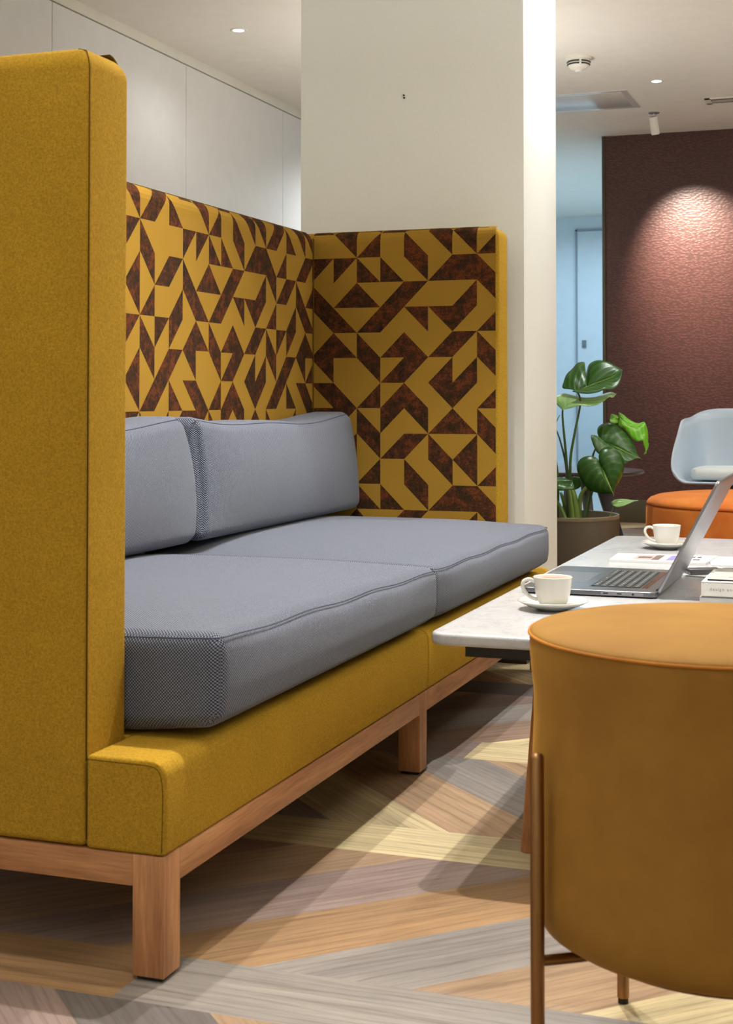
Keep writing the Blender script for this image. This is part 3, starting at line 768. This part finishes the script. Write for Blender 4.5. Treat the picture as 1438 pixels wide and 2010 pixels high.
pics = [m_paper, plain('print_rose', sl(176, 150, 148), .5), plain('print_brown', sl(96, 82, 74), .5), plain('print_blue', sl(120, 116, 176), .5), plain('print_tan', sl(196, 168, 138), .5), m_blackink, plain('print_cream', sl(222, 210, 196), .5)]
mk_ = [(.22, .42, .15, .85, 1), (.26, .40, .35, .6, 2), (.42, .50, .15, .85, 2), (.50, .57, .15, .85, 6), (.57, .65, .15, .85, 3), (.65, .72, .15, .85, 4), (.76, .82, .62, .74, 5), (.84, .88, .62, .74, 5), (.75, .81, .3, .4, 5), (.83, .90, .3, .4, 5)]
printed('magazine', [(-.650, 3.625), (-.415, 3.625), (-.405, 3.80), (-.655, 3.775)], TZ + .0002, .006, mk_, 'white magazine with a strip of small colour photos, beside the far cup', 'magazine', pics)
printed('leaflet', [(-.475, 3.41), (-.30, 3.335), (-.27, 3.50), (-.45, 3.56)], TZ + .0002, .003, [(.2, .6, .6, .75, 5)], 'blank white leaflet lying under the cable adapter behind the laptop', 'leaflet', pics)
printed('leaflet', [(-.40, 3.62), (-.30, 3.64), (-.33, 3.83), (-.43, 3.81)], TZ + .0002, .002, [(.35, .65, .55, .65, 6)], 'small white leaflet right of the magazine with photos', 'leaflet', pics)
# adapter with cable
ad = thing('cable_adapter', (-.40, 3.42, TZ), 'grey video adapter plugged into a black laptop cable', 'adapter')
def orient(V, cx, cy, ang, z): return [(cx + v[0] * cos(ang) - v[1] * sin(ang), cy + v[0] * sin(ang) + v[1] * cos(ang), z + v[2]) for v in V]
za = TZ + .0034
V, F = bevelbox(-.022, .022, -.040, .040, 0, .012, .002); mesh('housing', orient(V, -.398, 3.43, radians(-62), za), F, [m_alu], ad, sharp=40)
V, F = bevelbox(-.018, .018, -.006, .006, .001, .011, .001); mesh('collar', orient(V, -.3585, 3.4515, radians(-62), za), F, [m_plastic], ad, sharp=40)
V, F = bevelbox(-.012, .012, -.025, .025, .001, .011, .002); mesh('plug', orient(V, -.331, 3.466, radians(-62), za), F, [plain('plug_grey', sl(70, 74, 80), .5)], ad, sharp=40)
mesh('cable', *tube(smoothpts([(-.4365, 3.404, TZ + .009), (-.46, 3.43, TZ + .012), (-.475, 3.46, TZ + .008), (-.45, 3.475, TZ + .008), (-.435, 3.435, TZ + .010), (-.428, 3.418, TZ + .010)], 6), .0026, 8), m_rubber, ad)
# books
def book(x0, x1, y0, y1, z0, z1, cover, label, spine_text=None, top_text=False):
    b = thing('book', ((x0 + x1) / 2, (y0 + y1) / 2, z0), label, 'book', 'hardback books stacked on the marble table')
    t = .0022
    V, F, _ = join([bevelbox(x0, x1, y0, y1, z0, z0 + t, .0006, 1), bevelbox(x0, x1, y0, y1, z1 - t, z1, .0006, 1), bevelbox(x0, x1, y0, y0 + t, z0, z1, .0006, 1)])
    mesh('cover', V, F, cover, b, smooth=False)
    box('pages', x0 + .003, x1 - .003, y0 + t, y1 - .003, z0 + t, z1 - t, m_pages, b, b=.0005, seg=1)
    def txt(s, size, loc, rot, m, name):
        cu = bpy.data.curves.new('t', 'FONT'); cu.body = s; cu.size = size; cu.extrude = .0002; cu.space_character = 1.35
        to = bpy.data.objects.new('t', cu); col.objects.link(to); to.location = loc; to.rotation_euler = rot
        bpy.context.view_layer.update(); dg = bpy.context.evaluated_depsgraph_get()
        me = bpy.data.meshes.new_from_object(to.evaluated_get(dg)); me.transform(to.matrix_world)
        V = [tuple(v.co) for v in me.vertices]; F = [tuple(p.vertices) for p in me.polygons]
        bpy.data.objects.remove(to); o = mesh(name, V, F, m, b, smooth=False); return o
    if spine_text: txt(spine_text, .0080, (x0 + .016, y0 - .0002, (z0 + z1) / 2 - .0020), (pi / 2, 0, 0), m_ink, 'spine_lettering')
    if top_text: txt(top_text, .022, (x0 + .035, y0 + .035, z1 + .0001), (0, 0, 0), m_ink, 'cover_lettering')
    return b
book(-.338, -.08, 2.853, 3.075, TZ + .0002, .4475, m_paper, 'white hardback at the bottom of the book stack')
book(-.3345, -.085, 2.850, 3.065, .4478, .4765, plain('book_white', sl(236, 235, 230), .5), 'white hardback with a pale printed spine on top of the book stack', 'design anthology')
# grey cloth volume lying across the top, set back
bk = book(-.3250, -.09, 2.868, 3.06, .4768, .4800, m_greycover, 'thin grey booklet lying on the white hardbacks', None, 'do de')

# ================================================================ PLANTER AND MONSTERA
px0, py0 = -1.121, 5.335
PR = Vector((cos(YAW), sin(YAW), 0)); PB = Vector((-sin(YAW), cos(YAW), 0))   # plant-local right and rearward axes
pot = thing('planter', (px0, py0, 0), 'olive brown ribbed round planter beside the pillar', 'planter')
pp = [(0, 0), (.185, 0), (.195, .004), (.199, .02), (.199, .372), (.1985, .384)]
V, F = lathe(pp, px0, py0, 200, 1, .0022); mesh('ribbed_wall', V, F, m_pot, pot, sharp=60)
V, F = lathe([(.199, .384), (.2000, .387), (.2000, .397), (.200, .3985), (.1945, .3985), (.1925, .396), (.1915, .33)], px0, py0, 80); mesh('rim', V, F, m_potrim, pot)
V, F = lathe([(0, .352), (.05, .351), (.12, .349), (.192, .345)], px0, py0, 40); mesh('soil', V, [tuple(reversed(f)) for f in F], m_soil, pot)
def L3(u, w_, z): return Vector((px0, py0, 0)) + PR * u + PB * w_ + Vector((0, 0, z))
def crop(x, y, w_=0.0):           # photo crop units -> plant-local metres
    return ((x - 136) * .000318, w_, .400 + (1885 - y) * .000318)
plant = thing('monstera_plant', tuple(L3(0, 0, .352)), 'leafy green monstera plant growing in the olive brown planter', 'plant')
def leaf(mid, left, right, wl, wr, mat, bulge=.012, wm=None, name='leaf', edge=0.0, label=None, tl=None):
    """midrib and outlines as (x, y) of the plant's own elevation; wl/wr: rearward offset at the outline, wm along the midrib"""
    n = 84; m_ = 7
    wm = wm or [0.0] * len(mid)
    M3 = smoothpts([L3(*crop(x, y, w_)) for (x, y), w_ in zip(mid, wm)], 8)
    def res(P, n):
        d = [0]
        for i in range(1, len(P)): d.append(d[-1] + (P[i] - P[i - 1]).length)
        out = []; j = 0
        for i in range(n + 1):
            t = d[-1] * i / n
            while j < len(P) - 2 and d[j + 1] < t: j += 1
            s = (t - d[j]) / max(d[j + 1] - d[j], 1e-9); out.append(P[j].lerp(P[j + 1], min(1, max(0, s))))
        return out
    Mr = res(M3, n)
    V, F, UV = [], [], []
    for side, (out, wo) in enumerate(((left, wl), (right, wr))):
        O3 = smoothpts([L3(*crop(x, y, wo * sin(pi * min(1, max(0, (i + .3) / len(out)))) + wm[0] * (1 - i / (len(out) - 1)) + wm[-1] * i / (len(out) - 1))) for i, (x, y) in enumerate(out)], 6)
        Or = res(O3, n); b = len(V)
        if tl and side == 0:      # explicit midrib station for each outline point
            d = [0]
            for i in range(1, len(O3)): d.append(d[-1] + (O3[i] - O3[i - 1]).length)
            Ms = []; jj = 0
            for i in range(n + 1):
                q = d[-1] * i / n
                while jj < len(O3) - 2 and d[jj + 1] < q: jj += 1
                f_ = (jj + (q - d[jj]) / max(d[jj + 1] - d[jj], 1e-9)) / 6; a_ = min(int(f_), len(tl) - 2); f_ = min(1, f_ - a_)
                Ms.append(Mr[min(n, max(0, int(round(n * (tl[a_] * (1 - f_) + tl[a_ + 1] * f_)))))])
        else: Ms = Mr
        for i in range(n + 1):
            a, o_ = Ms[i], Or[i]
            for j in range(m_ + 1):
                s = j / m_; p = a.lerp(o_, s)
                p = p + (Vector((0, 0, .35)) - PB * .8) * (bulge * sin(pi * s * .85)) * sin(pi * min(1, .15 + i / n * .85))
                V.append(tuple(p)); UV.append((i / n, s))
        for i in range(n):
            for j in range(m_):
                q = (b + i * (m_ + 1) + j, b + (i + 1) * (m_ + 1) + j, b + (i + 1) * (m_ + 1) + j + 1, b + i * (m_ + 1) + j + 1)
                F.append(q if side else tuple(reversed(q)))
    me_o = mesh(name, V, F, mat, plant, uv=UV)
    sd = me_o.modifiers.new('thickness', 'SOLIDIFY'); sd.thickness = .0008; sd.offset = 0
    if label: me_o['label'] = label
    return me_o
# upper split leaf
leaf([(290, 468), (400, 412), (560, 350), (700, 290), (812, 205)],
     [(290, 468), (215, 440), (130, 428), (150, 350), (190, 265), (260, 200), (330, 128), (415, 125), (375, 190), (372, 265), (400, 308), (430, 240), (450, 160), (500, 112), (580, 98), (690, 130), (812, 205)],
     [(290, 468), (215, 466), (300, 490), (400, 497), (500, 480), (580, 450), (680, 440), (750, 385), (780, 320), (812, 205)], .09, -.05, m_leaf, .012,
     tl=[0, 0, .02, .05, .08, .12, .17, .2, .2, .21, .22, .25, .32, .42, .55, .75, 1])
# flat pale leaf below it
leaf([(115, 680), (200, 600), (330, 560), (500, 530), (640, 500), (740, 490)],
     [(115, 680), (60, 620), (30, 560), (90, 510), (180, 488), (320, 530), (480, 540), (600, 500), (700, 470), (740, 490)],
     [(115, 680), (200, 660), (300, 632), (410, 640), (500, 620), (580, 575), (640, 530), (690, 535), (740, 490)], .08, -.04, m_leafp, .006, label='pale underside leaf held almost flat')
# big middle leaf
leaf([(560, 1040), (660, 1080), (760, 1130), (880, 1190), (1035, 1255)],
     [(560, 1040), (530, 960), (545, 890), (610, 850), (710, 842), (820, 890), (900, 970), (960, 1060), (990, 1160), (1005, 1215), (1035, 1255)],
     [(560, 1040), (500, 985), (430, 980), (430, 1040), (460, 1130), (500, 1190), (600, 1220), (700, 1290), (800, 1312), (870, 1280), (960, 1240), (1035, 1255)], .06, -.05, m_leaf, .016, wm=[0, -.01, -.02, -.02, -.01])
# lower drooping leaf in front
leaf([(510, 1285), (545, 1370), (580, 1460), (620, 1550), (660, 1640), (668, 1680)],
     [(510, 1285), (470, 1235), (400, 1215), (320, 1235), (265, 1290), (252, 1380), (290, 1480), (350, 1570), (430, 1625), (530, 1645), (600, 1645), (650, 1640), (668, 1680)],
     [(510, 1285), (505, 1210), (540, 1140), (620, 1115), (710, 1150), (780, 1230), (800, 1320), (790, 1410), (750, 1500), (690, 1590), (680, 1640), (668, 1680)], .01, .02, m_leaf, .022, wm=[-.06, -.075, -.085, -.085, -.075, -.07])
# bright crumpled young leaf at the right
leaf([(810, 770), (880, 830), (930, 880), (1020, 880), (1115, 850), (1150, 1000), (1120, 1190)],
     [(810, 770), (805, 715), (870, 745), (920, 785), (985, 825), (1050, 850), (1120, 835), (1115, 930), (1130, 1030), (1165, 1090), (1120, 1190)],
     [(810, 770), (780, 860), (850, 900), (900, 970), (950, 1030), (1000, 1055), (1060, 1045), (1080, 1100), (1100, 1160), (1085, 1205), (1120, 1190)], .05, -.02, m_leafb, .012, wm=[.05, .04, .04, .05, .06, .06, .05], label='bright green crumpled young leaf')
leaf([(800, 830), (780, 790), (750, 765), (700, 790)], [(800, 830), (820, 775), (770, 745), (720, 735), (700, 790)],
     [(800, 830), (740, 845), (690, 830), (680, 800), (700, 790)], .02, -.02, m_leafb, .006, wm=[.05, .05, .05, .05], label='bright green young leaf tip')
# small low leaf over the rim
leaf([(660, 1775), (760, 1745), (860, 1730), (955, 1722)], [(660, 1775), (655, 1745), (720, 1715), (820, 1712), (890, 1722), (955, 1722)],
     [(660, 1775), (700, 1795), (770, 1785), (840, 1755), (900, 1730), (955, 1722)], .02, -.02, m_leafp, .004, wm=[-.06] * 4)
# leaves half hidden behind the pillar
leaf([(200, 1500), (120, 1520), (20, 1500), (-60, 1540)], [(200, 1500), (140, 1480), (60, 1470), (-20, 1480), (-60, 1540)],
     [(200, 1500), (220, 1590), (150, 1600), (60, 1610), (0, 1590), (-60, 1540)], .03, -.03, m_leaf, .01, wm=[-.05] * 4)
leaf([(-20, 640), (10, 600), (40, 640)], [(-20, 640), (-10, 600), (20, 590), (40, 640)], [(-20, 640), (0, 700), (30, 700), (40, 640)], .02, 0, m_leaf, .005)
leaf([(330, 1480), (300, 1560), (270, 1620)], [(330, 1480), (260, 1470), (245, 1540), (270, 1620)], [(330, 1480), (350, 1560), (320, 1600), (270, 1620)], .02, 0, m_leaf, .008, wm=[.04] * 3)
def stem(P, r0, r1, m_=m_stem, wv=None):
    pts = smoothpts([L3(*crop(x, y, w_)) for (x, y, w_) in P], 6); n = len(pts)
    mesh('stem', *tube(pts, [r0 + (r1 - r0) * i / (n - 1) for i in range(n)], 10), m_, plant)
stem([(205, 2030, 0), (200, 1600, 0), (205, 1250, 0), (250, 950, -.01), (318, 600, -.01), (290, 470, 0)], .0065, .0030)
stem([(190, 2030, .02), (185, 1600, .02), (160, 1200, .02), (120, 800, .01), (115, 680, 0)], .0065, .0030)
stem([(175, 2030, .03), (170, 1400, .03), (100, 1050, .03), (40, 870, .02), (90, 740, .02)], .005, .0012)
stem([(60, 2030, .03), (70, 1500, .03), (30, 1150, .03), (45, 860, .03), (-10, 660, .03)], .0060, .0022)
stem([(270, 2030, -.02), (240, 1700, -.02), (190, 1560, 0)], .014, .009, m_stemb)
stem([(210, 2030, -.03), (190, 1750, -.03), (175, 1600, -.02)], .012, .006, m_stemb)
stem([(300, 2030, 0), (320, 1700, 0), (400, 1560, 0), (430, 1350, 0), (505, 1285, -.055)], .010, .003, m_stemb)
stem([(350, 2030, .01), (400, 1750, .01), (440, 1450, .02), (480, 1200, .02), (560, 1040, 0)], .006, .003)
stem([(380, 2030, .03), (460, 1700, .04), (600, 1300, .05), (740, 950, .06), (805, 775, .05)], .005, .0025)
stem([(110, 2030, 0), (140, 1850, 0), (90, 1640, 0)], .009, .005, m_stemb)
stem([(560, 2020, -.06), (640, 1880, -.06), (670, 1790, -.06), (660, 1745, -.06)], .0022, .0013, m_stemb)
stem([(140, 1980, -.05), (60, 1780, -.03), (0, 1690, 0)], .008, .004, m_stemb)

# ================================================================ SIDE TABLE BEHIND THE PLANT
tx_, ty_ = -1.315, 6.54
st = thing('side_table', (tx_, ty_, 0), 'round dark side table on splayed black legs behind the plant', 'table')
V, F = lathe([(0, .482), (.27, .482), (.292, .486), (.298, .492), (.298, .499), (.294, .503), (0, .503)], tx_, ty_, 72); mesh('tabletop', V, F, m_darktop, st, sharp=40)
for a in (30, 120, 210, 300):
    a = radians(a); c, s = cos(a), sin(a)
    V, F = bevelbox(-.022, .022, -.015, .015, 0, 1, .002); vv = []
    for v in V:
        t = v[2]; rr = .25 + (.10 - .25) * t
        vv.append((tx_ + rr * c + v[0] * c * (1 + .4 * t) - v[1] * s, ty_ + rr * s + v[0] * s * (1 + .4 * t) + v[1] * c, t * .4815))
    mesh('leg', vv, F, m_darkwood, st, sharp=40)

# ================================================================ ORANGE POUF AND SHELL CHAIR
qx, qy = -.482, 5.79; qr = .405
pf = thing('round_pouf', (qx, qy, 0), 'round orange velvet pouf in front of the shell chair', 'pouf')
prof = [(0, .460), (.2, .459), (.32, .455), (.365, .449), (.388, .440), (.399, .430), (.403, .422), (.4005, .418), (.403, .414), (qr, .40), (qr + .002, .25), (qr, .08), (qr - .006, .05), (qr - .03, .035), (0, .035)]
V, F = lathe(prof, qx, qy, 80); mesh('padded_body', V, [tuple(reversed(f)) for f in F], m_orange, pf)
mesh('seam', *tube([(qx + .4025 * cos(2 * pi * i / 80), qy + .4025 * sin(2 * pi * i / 80), .418) for i in range(80)], .0025, 6, True), felt('pouf_seam', sl(150, 62, 16)), pf)
V, F = lathe([(0, 0), (.35, 0), (.35, .036), (0, .036)], qx, qy, 60); mesh('plinth', V, F, m_black, pf, sharp=40)
# chair
ccx, ccy = -.630, 7.20
CA = radians(-3); CRx, CRy, CBx, CBy = cos(CA), sin(CA), -sin(CA), cos(CA)
ch = thing('shell_armchair', (ccx, ccy, 0), 'pale blue-white moulded shell armchair with seat pad behind the pouf', 'chair')
def CH(x, y, z):                    # chair-local: x right, y rearward
    return (ccx + CRx * x + CBx * y, ccy + CRy * x + CBy * y, z)
N = 96; loop = []
def sst(a, b, x): t = min(1, max(0, (x - a) / (b - a))); return t * t * (3 - 2 * t)
rings = []
for i in range(N):
    a = -pi / 2 + 2 * pi * i / N; ca, sa = cos(a), sin(a)
    f = lambda v, p: (abs(v) ** p) * (1 if v >= 0 else -1)
    ang = abs((i / N * 360 + 180) % 360 - 180)          # 0 at front centre, 180 at back
    zr = .430 + .050 * sst(6, 36, ang) + .245 * sst(34, 92, ang) + .045 * sst(90, 175, ang)
    R_ = ((.330 - .040 * sst(.50, .72, zr)) * f(ca, .16 if ang < 90 else .16 + .16 * sst(90, 170, ang)), .27 * f(sa, .55) + .03 * sst(60, 180, ang), zr)
    Sg = (.275 * f(ca, .5), .225 * f(sa, .6), .425)
    rings.append((R_, Sg, zr))
K = 12; V = []; F = []
for (R_, Sg, zr) in rings:
    R_, Sg = Vector(R_), Vector(Sg)
    ctl = Vector(((.298 if R_.x > 0 else -.298) * min(1, abs(R_.x) / .29), R_.y * 1.0, .425 + (R_.z - .425) * .12)); row = []
    rim = R_ + Vector((R_.x, R_.y, 0)).normalized() * .005 + Vector((0, 0, -.004))
    row.append(rim)
    for j in range(K + 1):
        t = j / K; row.append(R_ * (1 - t) ** 2 + ctl * 2 * t * (1 - t) + Sg * t * t)
    for j in range(1, 6): row.append(Vector((Sg.x * (1 - j / 5.01), Sg.y * (1 - j / 5.01), .425 - .006 * (j / 5))))
    V += [CH(*p) for p in row]
L_ = len(row)
for i in range(N):
    k = (i + 1) % N
    for j in range(L_ - 1): F.append((i * L_ + j, i * L_ + j + 1, k * L_ + j + 1, k * L_ + j))
sh = mesh('shell', V, F, m_shell, ch)
sd = sh.modifiers.new('thickness', 'SOLIDIFY'); sd.thickness = .009; sd.offset = 0
V, F = rbox((-.245, -.235, .440), (.245, .20, .492), .024, (8, 8, 2), lambda p, q: (p.x * (1 - .10 * abs(q.y) ** 4), p.y * (1 - .10 * abs(q.x) ** 4), p.z + .006 * (1 - q.x ** 2) * (1 - q.y ** 2)))
mesh('seat_pad', [CH(*v) for v in V], F, m_pad, ch)
m_cleg = wood('chair_leg_ash', sl(186, 150, 108), sl(214, 182, 140), 2)
for sx_ in (-1, 1):
    for sy_ in (-1, 1):
        mesh('leg', *tube([CH(.23 * sx_, .24 * sy_, 0), CH(.11 * sx_, .11 * sy_, .418)], [.009, .015], 14), m_cleg, ch, sharp=50)
mesh('under_frame', *join([tube([CH(-.12, -.12, .40), CH(.12, .12, .40)], .006, 8), tube([CH(.12, -.12, .40), CH(-.12, .12, .40)], .006, 8)])[:2], m_black, ch)

# ================================================================ CEILING FITTINGS
def downlight(x, y, watts, cone, colr, blend, label):
    d = thing('downlight', (x, y, CEIL), label, 'ceiling light', 'recessed ceiling downlights')
    V, F = lathe([(.026, CEIL - .0005), (.0285, CEIL - .004), (.040, CEIL - .003), (.042, CEIL)], x, y, 32); mesh('trim_ring', V, F, m_plastic, d)
    V, F = lathe([(0, CEIL - .0012), (.0275, CEIL - .0012)], x, y, 32); mesh('lens', V, F, m_lens, d)
    l = bpy.data.lights.new('lamp', 'SPOT'); l.energy = watts; l.spot_size = radians(cone); l.spot_blend = blend; l.color = colr; l.shadow_soft_size = .016
    o = bpy.data.objects.new('lamp', l); col.objects.link(o); o.parent = d; o.location = (0, 0, -.022)
LBL = ['recessed downlight over the sofa, right of a twin', 'recessed downlight over the sofa, left of a twin', 'recessed downlight beside the white pillar', 'unseen downlight added as fill by the left wall beyond the pillar',
       'small bright downlight in the ceiling left of the pillar', 'small bright downlight in the ceiling near the maroon wall', 'unseen downlight added as fill right of the planter', 'unseen downlight added as fill right of the coffee table',
       'unseen downlight added as fill above the shell chair', 'recessed downlight in front of the sofa panel', 'recessed downlight over the ochre stool', 'unseen downlight added as fill by the left wall near the camera']
for a, lb in zip(LAMPS, LBL): downlight(*a, lb)
# directional spot washing the maroon wall
sx2, sy2 = -1.3235, 8.99
sp = thing('ceiling_spotlight', (sx2, sy2, CEIL), 'white cylindrical spotlight hanging from the ceiling before the maroon wall', 'spotlight')
V, F = lathe([(0, CEIL - .004), (.033, CEIL - .004), (.035, CEIL)], sx2, sy2, 32); mesh('ceiling_rose', V, F, m_grey, sp, sharp=50)
mesh('arm', *tube([(sx2, sy2, CEIL - .003), (sx2, sy2, CEIL - .035)], .006, 12), m_plastic, sp)
aim = Vector((.17, .66, -.90)).normalized(); c0 = Vector((sx2, sy2, CEIL - .035)) - aim * .02
a1 = Vector((sx2 - .004, sy2 - .01, CEIL - .026)); dirc = Vector((.10, .30, -1)).normalized()
pts = [a1, a1 + dirc * .004, a1 + dirc * .106, a1 + dirc * .110]
mesh('can', *tube(pts, [.024, .0262, .0262, .0245], 28), m_plastic, sp, sharp=60)
mesh('end_cap', *tube([a1 - dirc * .001, a1 + dirc * .0005], .021, 24), m_black, sp, sharp=50)
l = bpy.data.lights.new('lamp', 'SPOT'); l.energy = 350; l.spot_size = radians(60); l.spot_blend = 1.0; l.color = (1, .89, .74); l.shadow_soft_size = .02
o = bpy.data.objects.new('lamp', l); col.objects.link(o); o.parent = sp; o.location = a1 + dirc * .125 - Vector((sx2, sy2, CEIL))
o.rotation_euler = Vector((.19, .70, -.76)).to_track_quat('-Z', 'Y').to_euler()
# smoke detector
dx_, dy_ = -1.474, 7.40
sd_ = thing('smoke_detector', (dx_, dy_, CEIL), 'white smoke detector on the ceiling right of the pillar', 'smoke detector')
V, F = lathe([(.066, CEIL), (.066, CEIL - .009), (.058, CEIL - .013), (.058, CEIL - .016)], dx_, dy_, 40); mesh('base', V, F, m_plastic, sd_, sharp=50)
V, F = lathe([(.058, CEIL - .013), (.055, CEIL - .042), (.042, CEIL - .058), (.019, CEIL - .064), (.017, CEIL - .074), (0, CEIL - .075)], dx_, dy_, 40); mesh('dome', V, F, m_plastic, sd_, sharp=60)
vt = []
for q in range(4):
    for (rr, zz) in ((.0580, .024), (.0566, .037)):
        a0 = q * pi / 2 + YAW + .10; P = [(dx_ + rr * cos(a0 + (pi / 2 - .2) * t / 8), dy_ + rr * sin(a0 + (pi / 2 - .2) * t / 8), CEIL - zz) for t in range(9)]
        vt.append(tube(P, .0038, 6))
mesh('vent_slots', *join(vt)[:2], m_black, sd_)
# access hatch
hx0, hx1, hy0, hy1 = -2.45, -1.372, 8.262, 8.78
ha = thing('ceiling_hatch', ((hx0 + hx1) / 2, (hy0 + hy1) / 2, CEIL), 'rectangular metal access hatch set in the ceiling', 'ceiling hatch')
fw = .035
V, F, _ = join([bxs(hx0, hx1, hy0, hy0 + fw, CEIL - .003, CEIL), bxs(hx0, hx1, hy1 - fw, hy1, CEIL - .003, CEIL), bxs(hx0, hx0 + fw, hy0 + fw, hy1 - fw, CEIL - .003, CEIL), bxs(hx1 - fw, hx1, hy0 + fw, hy1 - fw, CEIL - .003, CEIL)])
mesh('frame', V, F, m_hatch, ha, smooth=False)
box('hatch_panel', hx0 + fw + .006, hx1 - fw - .006, hy0 + fw + .006, hy1 - fw - .006, CEIL - .004, CEIL - .0005, m_hatch, ha, b=.0005)
# slot grille
gx0, gx1, gy0, gy1 = -.982, -.20, 8.66, 8.83
gr = thing('ceiling_grille', ((gx0 + gx1) / 2, (gy0 + gy1) / 2, CEIL), 'slotted white air grille in the ceiling at the right edge', 'air grille')
V, F, _ = join([bxs(gx0, gx1, gy0, gy0 + .03, CEIL - .004, CEIL), bxs(gx0, gx1, gy1 - .03, gy1, CEIL - .004, CEIL), bxs(gx0, gx0 + .03, gy0, gy1, CEIL - .004, CEIL), bxs(gx1 - .03, gx1, gy0, gy1, CEIL - .004, CEIL)])
mesh('frame', V, F, m_plastic, gr, smooth=False)
mesh('slot_backing', *bxs(gx0 + .03, gx1 - .03, gy0 + .03, gy1 - .03, CEIL - .0035, CEIL - .001), m_black, gr, smooth=False)
for t in (.068, .103):
    mesh('slat', *bxs(gx0 + .03, gx1 - .03, gy0 + t - .007, gy0 + t + .007, CEIL - .0045, CEIL - .0035), m_plastic, gr, smooth=False)
